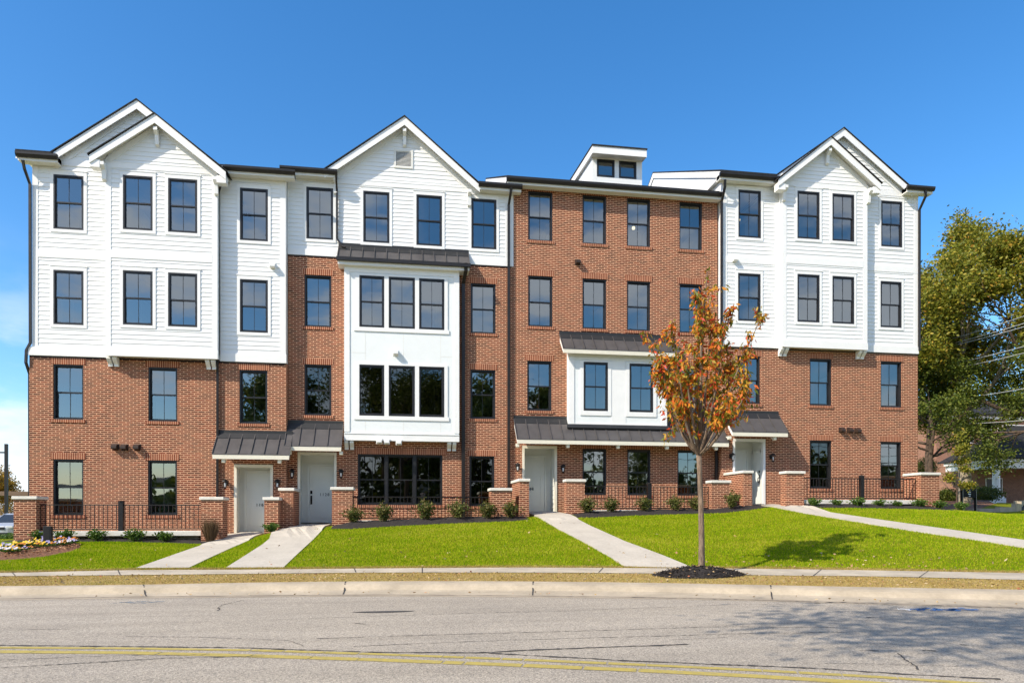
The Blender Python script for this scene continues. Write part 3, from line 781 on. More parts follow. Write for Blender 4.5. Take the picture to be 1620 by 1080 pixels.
ys, yb_ = -.02, -.33
sw = [(*win_at(109,ys),s4,h4),(*win_at(109,ys),s3,h3)]
swr = [(*win_at(402,ys),s4-.02,h4-.02),(*win_at(402,ys),s3-.02,h3)]
swb = [(*win_at(218.5,yb_),s4,h4),(*win_at(289.5,yb_),s4,h4),(*win_at(218.5,yb_),s3,h3),(*win_at(289.5,yb_),s3,h3)]
bl, br_ = -9.81, -6.30
rkB = [(PX(78,-.22),PZ(78,243,-.22)),(PX(216,-.22),PZ(216,157,-.22)),None]
ax,az = rkB[1]; rkB[2] = (2*ax-rkB[0][0]-.02, rkB[0][1])
rkF = [(PX(141,-.66),PZ(141,243,-.66)),(PX(244.5,-.66),PZ(244.5,179,-.66)),(PX(357,-.66),PZ(357,270,-.66))]
def under(rake, off=.16):
    (xl,zl),(xa,za),(xr,zr) = rake
    kl=(za-zl)/(xa-xl); kr=(za-zr)/(xr-xa)
    return (lambda z: xa-(za-off-z)/kl),(lambda z: xa+(za-off-z)/kr)
sid = MB()
L,R = under(rkB); siding(sid, zb+.25, 13.33, ys, sw, -12.18, bl)
siding(sid, 13.33, rkB[1][1]-.2, ys, [], lambda z: max(-12.18,L(z)), lambda z: min(xM+.0,R(z)))
siding(sid, zb+.25, 13.3, ys, swr, xM, xR-.01)
sid.face([(-12.18,ys,zb),(-12.18,ys,13.4),(-12.18,14,13.4),(-12.18,14,zb)]); sid.face([(xR-.01,ys,zb),(xR-.01,14,zb),(xR-.01,14,13.4),(xR-.01,ys,13.4)])
put('siding', sid, M['white'], T1)
bay = MB(); L,R = under(rkF)
siding(bay, zb+.25, 13.2, yb_, swb, bl, br_)
siding(bay, 13.2, rkF[1][1]-.2, yb_, [], lambda z: max(bl,L(z)), lambda z: min(br_,R(z)))
bay.face([(bl,yb_,zb),(bl,yb_,13.5),(bl,ys,13.5),(bl,ys,zb)]); bay.face([(br_,yb_,zb),(br_,ys,zb),(br_,ys,13.5),(br_,yb_,13.5)])
bay.face([(bl,yb_,zb),(bl,0.01,zb),(br_,0.01,zb),(br_,yb_,zb)])
bo = put('bay_siding', bay, M['white'], T1)
tb = MB()
board(tb,-12.19,-12.02,zb+.22,13.2,ys,.022); board(tb,xM,xM+.02,zb+.2,13.2,ys,.02); board(tb,xR-.20,xR-.008,zb+.22,13.1,ys,.022)
for (a,b,y) in ((-12.3,bl,ys),(xM+.005,xR+.012,ys)): board(tb,a,b,zb-.03,zb+.24,y,.05); board(tb,a+.08,b,zb+.24,zb+.27,y,.03)
board(tb,-12.02,bl,10.06,10.32,ys,.026); board(tb,-12.19,bl,13.14,13.36,ys,.027); board(tb,xM,xR-.008,13.1,13.34,ys,.027)
put('trim_boards', tb, M['trim'], T1)
tb = MB()
board(tb,bl-.01,bl+.16,zb+.22,13.05,yb_,.022); board(tb,br_-.16,br_+.01,zb+.22,13.05,yb_,.022)
board(tb,bl-.02,br_+.02,zb-.03,zb+.24,yb_,.045); board(tb,bl+.16,br_-.16,zb+.24,zb+.27,yb_,.03)
board(tb,bl+.16,br_-.16,10.06,10.32,yb_,.026); board(tb,bl-.01,br_+.01,13.05,13.24,yb_,.027); board(tb,bl-.01,br_+.01,13.24,13.256,yb_,.036)
put('trim_boards', tb, M['trim'], bo)
fl = MB(); fl.box(xL+.01,xR-.01,-.018,-.001,zb-.075,zb-.032); put('flashing', fl, M['flash'], T1)
for b in sw+swr: window(T1, *b, ys, 'siding')
for b in swb: window(T1, *b, yb_, 'siding')
gable(T1, rkB, -.22, 7.5, brackets=False, yw=ys, ends=False)
gable(T1, rkF, -.66, 3.0, yw=yb_)
eave(T1, PX(26,-.36), PX(92,-.36), ys, PZ(60,242.5,-.4)); eave(T1, PX(353,-.36), PX(467,-.36), ys, PZ(410,265.5,-.4))
main_roof(T1, -12.55, -3.95, -.36, 13.43, gap=(rkB[0][0]+.12,rkF[2][0]-.1), yw=ys)
se = MB(); se.box(-12.62,-12.19,5.2,6.8,12.75,13.0); se.prism_x([(5.1,13.0),(6.9,13.0),(6.9,13.08),(5.1,13.05)],-12.7,-12.19); put('side_eave', se, M['trim'], T1)
corbel(T1, PX(177,-.2), 0, zb-.03); corbel(T1, PX(333,-.2), 0, zb-.03)
z = PZ(40,248,-.4)
downspout(T1, [(-12.32,-.36,z-.1),(-12.3,-.3,z-.35),(-12.24,-.08,z-.75),(-12.24,-.06,7.2),(-12.36,-.06,6.95),(-12.38,-.05,6.55),(-12.34,.1,6.2),(-12.34,.12,.8)])
x = PX(345,-.12); z = PZ(352,266,-.4)
downspout(T1, [(PX(353,-.4),-.40,z-.1),(PX(352,-.3),-.35,z-.35),(x,-.12,z-.75),(x,-.09,7.1),(x-.02,-.12,6.7),(x-.03,-.07,6.4),(x-.04,-.07,.85)], .052)
canopy(T1, PX(344.5,0), PX(463,0), 0, PZ(400,688,0), PZ(398,718,-.72), .72, brackets=(PX(355,-.5),PX(443,-.5)))
entry(T1, *doorA, 0, .72, 'r', '116', PX(405,.7), PZ(410,800.5,.69), kind=0)
lantern(T1, PX(358,0), PZ(358,764,0), 0); lantern(T1, PX(440,0), PZ(440,764,0), 0)
for u,v in ((183,706.5),(197.5,707),(217.5,707)): vent(T1, PX(u,0), PZ(u,v,0), 0)
vent(T1, PX(432,ys), PZ(432,421,ys), ys, True)
rooms(T1, xL+.1, xR-.1, .42, ((s1,h1),(s2,h2)), parts=2); rooms(T1, -12.1, xR-.1, .2, ((s3,h3),(s4,h4)), parts=3)

# ---- house 2: wide gable, white box bay in brick
T2 = thing('townhouse', 'second townhouse from the left, single wide white gable and tall white box bay', 'townhouse', (-.1,.33,1.2), 'attached townhouses in the row')
xL, xR = -4.10, 3.90
h4,s4 = 13.16,11.32; h3,s3 = 10.05,8.21; h2,s2 = 6.87,5.06; h1,s1 = 3.69,1.86
zq = PZ(480,403,YC)
doorC = (PX(471.5,YC),PX(532,YC),1.19,PZ(500,715.5,YC))
xb0,xb1 = PX(545,0),PX(726,0)
brk = [(*win_at(503,YC),s3,h3),(*win_at(503,YC),s2,h2),(*win_at(764.5,YC),s3,h3),(*win_at(764,YC),s2,h2),(*win_at(762.5,YC),s1-.02,h1)]
trip1 = (PX(566,YC),PX(700,YC),s1+.02,h1+.02)
m = MB(); brick_wall(m, xL, xR, -.4, zq, YC, brk+[trip1,(*doorC,.06),(xb0+.12,xb1-.12,4.3,10.6,.02)])
put('brick_wall', m, M['brick'], T2)
for i,b in enumerate(brk): window(T2, *b, YC, 'brick', dark=(i in (1,4)))
tw = (trip1[1]-trip1[0])/3
for k in range(3): window(T2, trip1[0]+tw*k, trip1[0]+tw*(k+1), trip1[2], trip1[3], YC, 'plainbrick', dark=True)
lm = MB(); lm.box(trip1[0]-.1,trip1[1]+.16,YC-.014,YC+.02,trip1[3],trip1[3]+.215); sl_ = MB(); sl_.box(trip1[0]-.07,trip1[1]+.1,YC-.03,YC+.034,trip1[2]-.1,trip1[2]); put('lintel', lm, M['soldier'], T2); put('sill', sl_, M['soldier'], T2)
rk = [(PX(513,0),PZ(513,268,0)),(PX(640,0),PZ(640,183.5,0)),(PX(759,0),PZ(759,291,0))]
swc = [(*win_at(506,YC),s4,h4),(*win_at(595.5,YC),s4,h4),(*win_at(679,YC),s4,h4),(*win_at(765.5,YC),s4,h4)]
sid = MB(); L,R = under(rk)
gvx,gvz = PX(638.5,YC),PZ(638.5,252,YC)
siding(sid, zq+.2, 13.62, YC, swc, xL, xR+.08)
siding(sid, 13.62, rk[1][1]-.2, YC, [(gvx-.28,gvx+.28,gvz-.29,gvz+.29)], L, R)
put('siding', sid, M['white'], T2)
tb = MB()
board(tb,xL,xL+.03,zq,13.6,YC,.02); board(tb,xR-.22,xR+.08,zq+.18,13.5,YC,.022)
board(tb,xL,PX(536,YC)-.02,zq-.02,zq+.2,YC,.04); board(tb,PX(741,YC)+.02,xR+.08,zq-.02,zq+.2,YC,.04); board(tb,-2.75,2.5,13.52,13.54,YC,.034)
board(tb,xL+.03,xR+.08,13.36,13.52,YC,.026)
put('trim_boards', tb, M['trim'], T2)
gv = MB(); board(gv,gvx-.34,gvx-.27,gvz-.34,gvz+.34,YC,.035); board(gv,gvx+.27,gvx+.34,gvz-.34,gvz+.34,YC,.035); board(gv,gvx-.27,gvx+.27,gvz+.27,gvz+.34,YC,.035); board(gv,gvx-.27,gvx+.27,gvz-.34,gvz-.27,YC,.035)
for k in range(12):
    z = gvz-.27+k*.045; gv.prism_x([(YC-.03,z),(YC-.025,z+.006),(YC+.01,z+.05),(YC+.005,z+.044)],gvx-.27,gvx+.27)
put('gable_vent', gv, M['soffit'], T2)
fl = MB(); fl.box(xL+.01,xR,YC-.018,YC-.001,zq-.06,zq-.022); put('flashing', fl, M['flash'], T2)
for b in swc: window(T2, *b, YC, 'siding')
gable(T2, rk, 0, 7.0, yw=YC, ends=False)
eave(T2, PX(443,0), PX(534,0), YC, PZ(490,266,-.05)); eave(T2, PX(757,0), PX(826,0), YC, PZ(790,290,-.05))
main_roof(T2, -3.94, 3.86, 0, 13.66, gap=(rk[0][0]+.1,rk[2][0]-.1), yw=YC)
# white box bay
zt,zl = PZ(640,412,-.2)-.02,PZ(640,697,0)
bayw = [(PX(a,0),PX(b,0),s3-.03,h3-.04) for a,b in ((568.5,608),(615,656.5),(663,703))]+[(PX(a,0),PX(b,0),s2-.02,h2-.02) for a,b in ((566.5,608),(614.5,656),(662,702.5))]
bm_ = MB()
for a,b,c,d in cells(xb0,xb1,zl,zt,[(w[0],w[1],w[2],w[3]) for w in bayw]): bm_.face([(a,0,c),(b,0,c),(b,0,d),(a,0,d)])
bm_.face([(xb0,0,zl),(xb0,0,zt),(xb0,YC,zt),(xb0,YC,zl)]); bm_.face([(xb1,0,zl),(xb1,YC,zl),(xb1,YC,zt),(xb1,0,zt)]); bm_.face([(xb0,0,zl),(xb0,YC,zl),(xb1,YC,zl),(xb1,0,zl)])
bx = put('box_bay', bm_, M['panel'], T2)
tb = MB()
for a,b in ((xb0-.01,xb0+.18),(xb1-.18,xb1+.01)): board(tb,a,b,zl+.3,zt,0,.025)
board(tb,xb0-.012,xb1+.012,zl-.01,zl+.22,0,.03); board(tb,xb0-.012,xb1+.012,zl+.22,zl+.245,0,.05); board(tb,xb0+.18,xb1-.18,10.12,zt,0,.018)
for zs,zh,e in ((s3-.03,h3-.04,.05),(s2-.02,h2-.02,.05)):
    a,b = bayw[0][0]-.14,bayw[2][1]+.12
    board(tb,a,bayw[0][0],zs-.1,zh+.06,0,.03); board(tb,bayw[2][1],b,zs-.1,zh+.06,0,.03)
    board(tb,bayw[0][1],bayw[1][0],zs,zh,0,.03); board(tb,bayw[1][1],bayw[2][0],zs,zh,0,.03)
    board(tb,a-.05,b+.05,zs-.14,zs,0,.034); board(tb,bayw[0][0],bayw[2][1],zh,zh+.06,0,.031)
put('trim_boards', tb, M['trim'], bx)
jt = MB()
for u in (578,638,697): jt.box(PX(u,0)-.006,PX(u,0)+.006,-.004,.004,h2+.15,s3-.2); jt.box(PX(u,0)-.006,PX(u,0)+.006,-.004,.004,zl+.26,s2-.2)
for u0,u1,v in ((555,578,557),(697,716,564)): jt.box(PX(u0,0),PX(u1,0),-.004,.004,PZ(u0,v,0)-.006,PZ(u0,v,0)+.006)
put('panel_joint', jt, M['soffit'], bx)
for i,b in enumerate(bayw): window(T2, *b, 0, 'panel', dark=(i>2), single=(i>2))
canopy(T2, PX(536,YC), PX(741,YC), YC, PZ(640,396.5,YC), PZ(640,412,-.2), YC+.2, step=.43, gutter=True)
corbel(T2, PX(552,.05), YC, zl-.02, d=.3); corbel(T2, PX(715,.05), YC, zl-.02, d=.3)
canopy(T2, PX(455,YC), PX(543,YC)-.0, YC, PZ(500,672,YC), PZ(500,705,-.4), .73, brackets=(PX(459,-.2),PX(540,-.2)))
entry(T2, *doorC, YC, .78, 'r', '1128', PX(505.5,YC+.75), PZ(515,784,YC+.75), handle=True)
lantern(T2, PX(463,YC), PZ(463,748,YC), YC); lantern(T2, PX(540,YC), PZ(540,748,YC), YC)
for u,v in ((600,700),(612,701),(631,702)): vent(T2, PX(u,0), PZ(u,v-2.5,0), -.05, True)
vent(T2, PX(626,0), PZ(626,558,0), 0, True)
x = PX(532,-.02); z = PZ(531,272,0)
downspout(T2, [(x,-.08,z-.1),(x,0,z-.3),(x,.24,z-.6),(x,.26,PZ(532,377,.25)),(PX(541,.2),.2,PZ(541,389,.2)),(PX(546,.15),.16,PZ(546,391,.15))], .045)
x = PX(733,.2); z = PZ(737,417,-.2)
downspout(T2, [(PX(737,-.25),-.26,z),(PX(737,-.2),-.2,z-.25),(x,.22,z-.6),(x,.24,1.3)], .085)
x = PX(805,.2); z = PZ(820,294,-.05)
downspout(T2, [(PX(809,-.05),-.06,z),(PX(808,0),0,z-.25),(x,.24,z-.6),(x,.25,2.3)], .06)
rooms(T2, xL+.1, xR-.1, YC+.4, ((s1,h1),(s2,h2),(s3,h3)), parts=3); rooms(T2, xL+.1, xR-.1, YC+.2, ((s4,h4),), parts=4)

# ---- house 3: brick to the eave, roof dormer, small white box bay
T3 = thing('townhouse', 'third townhouse from the left, red brick with a small white roof dormer', 'townhouse', (7.9,.33,1.5), 'attached townhouses in the row')
xL, xR = 3.90, 12.02
h4,s4 = 13.59,11.76; h3,s3 = 10.44,8.55; h2,s2 = 7.27,5.41; h1,s1 = 4.02,2.27
doorD = (PX(826.5,YC),PX(880.5,YC),1.62,PZ(850,705.5,YC))
xb0,xb1 = PX(900,0),PX(1054.5,0)
us = (855,940.5,1010.5,1093)
brk = [(*win_at(u,YC),s4,h4) for u in us]+[(*win_at(u,YC),s3,h3) for u in us]+[(*win_at(853.5,YC),s2,h2),(*win_at(1090,YC),s2,h2)]+[(*win_at(u,YC),s1,h1) for u in (940.5,1011,1090)]
zt = PZ(960,292,YC)
m = MB(); brick_wall(m, xL, xR, -.2, zt, YC, brk+[(*doorD,.06),(xb0+.12,xb1-.12,5.2,7.5,.02)]); put('brick_wall', m, M['brick'], T3)
for i,b in enumerate(brk): window(T3, *b, YC, 'brick', lamp=(i==2))
eave(T3, PX(801,0), PX(1142,0), YC, PZ(960,291.5,-.05), over=.35)
main_roof(T3, 3.72, 11.95, 0, PZ(960,289,0), slope=.465)
# dormer
yd = 1.25; d0,d1 = PX(937,yd),PX(1015,yd); dz0,dz1 = 13.7,PZ(975,247,yd)
dw = [(PX(944,yd),PX(972,yd),PZ(958,280.5,yd),PZ(958,253,yd)),(PX(979,yd),PX(1006.5,yd),PZ(992,283,yd),PZ(992,256,yd))]
m = MB()
for a,b,c,d in cells(d0,d1,dz0,dz1,dw): m.face([(a,yd,c),(b,yd,c),(b,yd,d),(a,yd,d)])
rise = .10
for xx in (d0,d1): m.face([(xx,yd,dz0),(xx,yd,dz1),(xx,yd+5.6,dz1+5.6*rise),(xx,yd+5.6,dz0)])
dm = put('dormer', m, M['white'], T3)
tb = MB(); board(tb,d0-.01,dw[0][0],dz0,dz1,yd,.02); board(tb,dw[1][1],d1+.01,dz0,dz1,yd,.02); board(tb,dw[0][1],dw[1][0],dz0,dz1,yd,.02)
for a,b,c,d in dw: board(tb,a,b,d,dz1,yd,.019); board(tb,a,b,dz0,c,yd,.019)
put('trim_boards', tb, M['trim'], dm)
for b in dw: window(T3, *b, yd, 'panel', single=True)
r = MB(); yf = yd-.42
za = PZ(980,233,yf)
r.prism_x([(yf-.03,za+.03),(yf-.03,za-.02),(yd+5.4,za-.02+6*rise),(yd+5.4,za+.03+6*rise)], PX(936.5,yf), PX(1024,yf)); dr_ = put('dormer_roof', r, M['shingle'], T3)
r = MB(); r.prism_x([(yf,za-.022),(yf,za-.30),(yd+5.3,za-.30+5.9*rise),(yd+5.3,za-.022+5.9*rise)], PX(937,yf)+.01, PX(1023.5,yf)-.01); put('fascia', r, M['trim'], dr_)
# box bay and its canopy
zl = PZ(975,675,0); zt = PZ(975,556,0)
bayw = [(PX(923,0),PX(961.5,0),5.40,7.22),(PX(995.5,0),PX(1033,0),5.39,7.22)]
m = MB()
for a,b,c,d in cells(xb0,xb1,zl,zt,bayw): m.face([(a,0,c),(b,0,c),(b,0,d),(a,0,d)])
m.face([(xb0,0,zl),(xb0,0,zt),(xb0,YC,zt),(xb0,YC,zl)]); m.face([(xb1,0,zl),(xb1,YC,zl),(xb1,YC,zt),(xb1,0,zt)]); m.face([(xb0,0,zl),(xb0,YC,zl),(xb1,YC,zl),(xb1,0,zl)])
bx = put('box_bay', m, M['panel'], T3)
tb = MB()
for a,b in ((xb0-.01,xb0+.2),(xb1-.2,xb1+.01)): board(tb,a,b,zl,zt,0,.025)
board(tb,xb0+.2,xb1-.2,zl,zl+.12,0,.02); board(tb,xb0+.2,xb1-.2,zt-.35,zt,0,.018); board(tb,PX(967,0),PX(990,0),zl+.12,zt-.35,0,.012)
for a,b,c,d in bayw:
    board(tb,a-.13,a,c-.17,d+.04,0,.028); board(tb,b,b+.13,c-.17,d+.04,0,.028); board(tb,a,b,c-.17,c,0,.03); board(tb,a,b,d,d+.04,0,.03)
put('trim_boards', tb, M['trim'], bx)
for b in bayw: window(T3, *b, 0, 'panel')
cz = PZ(975,534,YC)
canopy(T3, PX(886,YC-.1), PX(1068,YC-.1), YC, cz, PZ(975,553.5,-.3), YC+.3, step=.42)
xa,xc = PX(812,YC)+.02,PX(1139,YC)
canopy(T3, xa, xc, YC, PZ(850,664.5,YC), PZ(960,696,-.45), .78, step=.43, brackets=[PX(u,-.2) for u in (818,897,976,1053,1130)])
fl = MB(); zf = PZ(975,674,0); fl.prism_x([(-.09,zf-.10),(-.09,zf-.06),(-.03,zf+.05),(-.026,zf+.05),(-.026,zf-.12)], xb0-.08, xb1+.08); put('flashing', fl, M['flash'], T3)
entry(T3, *doorD, YC, 1.0, 'l', '1088', PX(830,YC+.97), PZ(845,775,YC+.97))
lantern(T3, PX(818,YC), PZ(818,738,YC), YC); lantern(T3, PX(889.5,YC), PZ(889.5,740,YC), YC)
vent(T3, PX(913.5,YC), PZ(914,415,YC), YC)
x = PX(1133,.25); downspout(T3, [(x,.24,PZ(1133,700,.24)),(x,.24,2.2)], .06)
rooms(T3, xL+.1, xR-.1, YC+.4, ((s1,h1),(s2,h2),(s3,h3),(s4,h4)), parts=4)

# ---- house 4: right, white over brick
T4 = thing('townhouse', 'rightmost townhouse, white siding over red brick with two overlapping gables, next to the green trees', 'townhouse', (16.2,0,1.85), 'attached townhouses in the row')
xL, xR = 12.02, 20.42
h4,s4 = 14.05,12.22; h3,s3 = 10.84,9.0; h2,s2 = 7.66,5.82; h1,s1 = 4.45,2.56
zb = 8.02
doorE = (PX(1159.5,0),PX(1210,0),1.93,PZ(1185,694.5,0))
brk = [(*win_at(1185,0),s2,h2),(*win_at(1298.5,0),s2,h2),(*win_at(1410,0),s2,h2),(*win_at(1298.5,0),s1,h1),(*win_at(1409.5,0),s1,h1)]
m = MB(); brick_wall(m, xL, xR, 0, zb, 0, brk+[(*doorE,.06)])
m.face([(xL,0,0),(xL,0,zb),(xL,14,zb),(xL,14,0)]); m.face([(xR,0,0),(xR,14,0),(xR,14,zb),(xR,0,zb)])
put('brick_wall', m, M['brick'], T4)
for i,b in enumerate(brk): window(T4, *b, 0, 'brick', dark=(i==3))
bl, br_ = 14.38, 17.95; yb_ = -.30
swl = [(*win_at(1185.5,ys),s4,h4),(*win_at(1185,ys),s3,h3)]; swr = [(*win_at(1410,ys),s4,h4),(*win_at(1409,ys),s3,h3)]
swb = [(*win_at(u,yb_),a,b) for u in (1278.5,1333.5) for a,b in ((s4-.02,h4-.01),(s3-.02,h3-.01))]
rkB = [None,(PX(1335,-.22),PZ(1335,202,-.22)),(PX(1443,-.22),PZ(1443,298,-.22))]
ax,az = rkB[1]; rkB[0] = (2*ax-rkB[2][0], rkB[2][1])
rkF = [(PX(1232,-.63),PZ(1232,282,-.63)),(PX(1315,-.63),PZ(1315,216,-.63)),(PX(1394,-.63),PZ(1394,289,-.63))]
sid = MB(); L,R = under(rkB)
siding(sid, zb+.25, 14.5, ys, swl, xL+.05, bl); siding(sid, zb+.25, 14.5, ys, swr, br_, xR-.03)
siding(sid, 14.5, rkB[1][1]-.2, ys, [], lambda z: max(bl,L(z)), lambda z: min(xR-.03,R(z)))
sid.face([(xL+.05,ys,zb),(xL+.05,ys,14.5),(xL+.05,14,14.5),(xL+.05,14,zb)]); sid.face([(xR-.03,ys,zb),(xR-.03,14,zb),(xR-.03,14,14.5),(xR-.03,ys,14.5)])
put('siding', sid, M['white'], T4)
bay = MB(); L,R = under(rkF)
siding(bay, zb+.25, 14.4, yb_, swb, bl, br_); siding(bay, 14.4, rkF[1][1]-.2, yb_, [], lambda z: max(bl,L(z)), lambda z: min(br_,R(z)))
bay.face([(bl,yb_,zb),(bl,yb_,14.7),(bl,ys,14.7),(bl,ys,zb)]); bay.face([(br_,yb_,zb),(br_,ys,zb),(br_,ys,14.7),(br_,yb_,14.7)]); bay.face([(bl,yb_,zb),(bl,.01,zb),(br_,.01,zb),(br_,yb_,zb)])
bo = put('bay_siding', bay, M['white'], T4)
tb = MB()
board(tb,xL+.04,xL+.22,zb+.22,14.3,ys,.022); board(tb,xR-.20,xR-.02,zb+.22,14.3,ys,.022); board(tb,bl-.16,bl,zb+.22,14.3,ys,.021)
for a,b in ((xL+.03,bl),(br_,xR-.01)): board(tb,a,b,zb-.03,zb+.24,ys,.05); board(tb,a,b,11.22,11.46,ys,.026); board(tb,a,b,14.26,14.48,ys,.027)
put('trim_boards', tb, M['trim'], T4)
tb = MB()
board(tb,bl-.01,bl+.16,zb+.22,14.2,yb_,.022); board(tb,br_-.16,br_+.01,zb+.22,14.2,yb_,.022); board(tb,bl-.02,br_+.02,zb-.03,zb+.24,yb_,.045); board(tb,bl+.16,br_-.16,zb+.24,zb+.27,yb_,.03)
board(tb,bl+.16,br_-.16,11.22,11.46,yb_,.026); board(tb,bl-.01,br_+.01,14.2,14.4,yb_,.027); board(tb,bl-.01,br_+.01,14.4,14.416,yb_,.036)
put('trim_boards', tb, M['trim'], bo)
fl = MB(); fl.box(xL+.01,xR-.01,-.018,-.001,zb-.075,zb-.032); put('flashing', fl, M['flash'], T4)
for i,b in enumerate(swl): window(T4, *b, ys, 'siding', lamp=(i==0))
for b in swr: window(T4, *b, ys, 'siding')
for b in swb: window(T4, *b, yb_, 'siding')
gable(T4, rkB, -.22, 7.5, brackets=False, yw=ys, ends=False); gable(T4, rkF, -.63, 3.0, yw=yb_)
eave(T4, PX(1138,-.36), PX(1232,-.36), ys, PZ(1185,276,-.4)); eave(T4, PX(1434,-.36), PX(1477,-.36), ys, PZ(1455,294.5,-.4))
main_roof(T4, 11.85, 20.7, -.36, 14.6, slope=.475, gap=(rkF[0][0]+.1,rkB[2][0]-.12), yw=ys)
corbel(T4, PX(1241,-.2), 0, zb-.03); corbel(T4, PX(1364,-.2), 0, zb-.03)
z = PZ(1147,282,-.4); x = PX(1141,-.05)
downspout(T4, [(PX(1147,-.4),-.4,z-.05),(PX(1146,-.3),-.34,z-.3),(x,-.09,z-.75),(x,-.08,PZ(1141,545,-.08)),(PX(1134,.2),.22,PZ(1134,566,.2)),(PX(1134,.2),.24,PZ(1134,680,.2))], .055)
z = PZ(1466,299,-.4); x = PX(1453.5,-.05)
downspout(T4, [(PX(1464,-.4),-.4,z-.05),(PX(1463,-.3),-.36,z-.25),(x,-.09,z-.7),(x,-.08,zb+.1)], .05)
canopy(T4, PX(1145,0), PX(1231,0), 0, PZ(1187,656,0), PZ(1187,682.5,-.72), .72, step=.42, brackets=(PX(1152,-.5),PX(1223,-.5)))
entry(T4, *doorE, 0, .95, 'l', kind=2)
lantern(T4, PX(1156,0), PZ(1156,722,0), 0); lantern(T4, PX(1219.5,0), PZ(1219.5,723,0), 0)
for u,v in ((1330.5,680),(1343.5,680.5),(1355.5,681)): vent(T4, PX(u,0), PZ(u,v,0), 0)
vent(T4, PX(1161,ys), PZ(1161,411,ys), ys, True)
rooms(T4, xL+.1, xR-.1, .42, ((s1,h1),(s2,h2)), parts=3); rooms(T4, xL+.1, xR-.1, .2, ((s3,h3),(s4,h4)), parts=4)
# ------------------------------------------------------------------ porch piers, railings, lawn, plants
def pier(label, x0, x1, yf, yb, ztop, zbase):
    t = thing('brick_pier', label, 'brick pier', ((x0+x1)/2,(yf+yb)/2,zbase), 'brick porch piers')
    m = MB(); m.box(x0,x1,yf,yb,zbase-.35,ztop); put('shaft', m, M['brick'], t)
    m = MB(); m.bbox(x0-.045,x1+.045,yf-.045,yb+.04,ztop+.002,ztop+.10,.012); put('cap', m, M['stone'], t)
    return t
PY = -1.5
def q(u): return PX(u,PY)
GY = lambda x,y: float(gz(x,y))
TA,TC,TD,TE = 2.0,2.345,2.67,3.03
pier('brick pier at the far left end of the row, beside the parked car', q(21.5), q(57), PY, -.85, TA, .66)
pier('brick pier just left of the first white door, behind the brown grass tuft', q(318), q(352), PY, -.85, TA, .62)
pier('narrow brick pier just right of the first white door', q(418), q(440), PY, -.9, TA, .78)
pier('brick pier half in shade left of the 1128 door', PX(442.5,-1.0), PX(464,-1.0), -1.0, YC, TC-.02, 1.0)
pier('brick pier just right of the 1128 door, beside the mulch', q(525), q(557.5), PY, -.85, TC, 1.05)
pier('brick pier under the downspout between the second and third houses', q(777), q(808.5), PY, -.85, TC, 1.28)
pier('brick wing wall on the left side of the 1088 door', q(822), q(837), PY, YC-.01, TD, 1.35)
pier('brick pier just right of the 1088 door', q(896), q(925), PY, -1.15, TD, 1.42)
pier('brick pier behind the street tree trunk, at the right end of the third railing', q(1126), q(1154.5), PY, -1.1, TD, 1.55)
pier('brick wing wall on the left side of the rightmost entry', q(1176), q(1190), PY, -.01, TE, 1.7)
pier('brick pier just right of the rightmost entry', q(1244), q(1272), PY, -1.1, TE, 1.75)
pier('brick pier at the far right end of the row, beside the sapling', q(1457), q(1486), PY, -.6, TE, 1.78)
def railing(label, x0, x1, zt, zb, y, posts):
    t = thing('railing', label, 'railing', ((x0+x1)/2,y,zb), 'black iron porch railings')
    m = MB(); m.box(x0,x1,y-.02,y+.02,zt-.035,zt); put('rail', m, M['iron'], t)
    m = MB(); m.box(x0,x1,y-.016,y+.016,zb+.05,zb+.085); put('rail', m, M['iron'], t)
    m = MB(); n = int((x1-x0)/.128); w = (x1-x0)/n
    for i in range(n+1):
        x = x0+w*i; m.box(x-.009,x+.009,y-.009,y+.009,zb+.051,zt-.002)
    put('balusters', m, M['iron'], t)
    for p in posts:
        m = MB(); m.box(p-.07,p+.07,y-.07,y+.07,zb-.01,zt+.08); m.lathe([(.1,zt+.08),(.1,zt+.1),(.02,zt+.13)],p,y,4); put('post', m, M['iron'], t)
    m = MB(); m.bbox(x0,x1,y-.17,y+.16,zb-.16,zb,.012); put('stone_curb', m, M['stone'], t)
    return t
RY = -1.25
r_ = lambda u: PX(u,RY)
railing('black iron railing in front of the leftmost house, one post at its middle', q(57)+.02, q(318)-.02, PZ(190,797.5,RY), PZ(190,839.5,RY), RY, [r_(192)])
railing('black iron railing in front of the wide dark windows of the second house', q(557.5)+.02, q(777)-.02, PZ(660,785,RY), PZ(660,822.5,RY), RY, [r_(669)])
railing('black iron railing below the three ground floor windows of the third house', q(925)+.02, q(1126)-.02, PZ(1000,768.5,RY), PZ(1000,806.5,RY), RY, [r_(1027)])
railing('black iron railing in front of the rightmost house, one post near its middle', q(1272)+.02, q(1457)-.02, PZ(1350,756,RY), PZ(1350,790.5,RY), RY, [r_(1363)])
# porch slabs behind the railings
for x0,x1,z in ((q(57),q(318),PZ(190,840,RY)),(q(557),q(777),PZ(660,823,RY)),(q(925),q(1126),PZ(1000,807,RY)),(q(1272),q(1457),PZ(1350,791,RY))):
    m = MB(); m.box(x0,x1,RY+.165,.3,z-.5,z-.05); struct('porch_slab', m, M['concrete'])

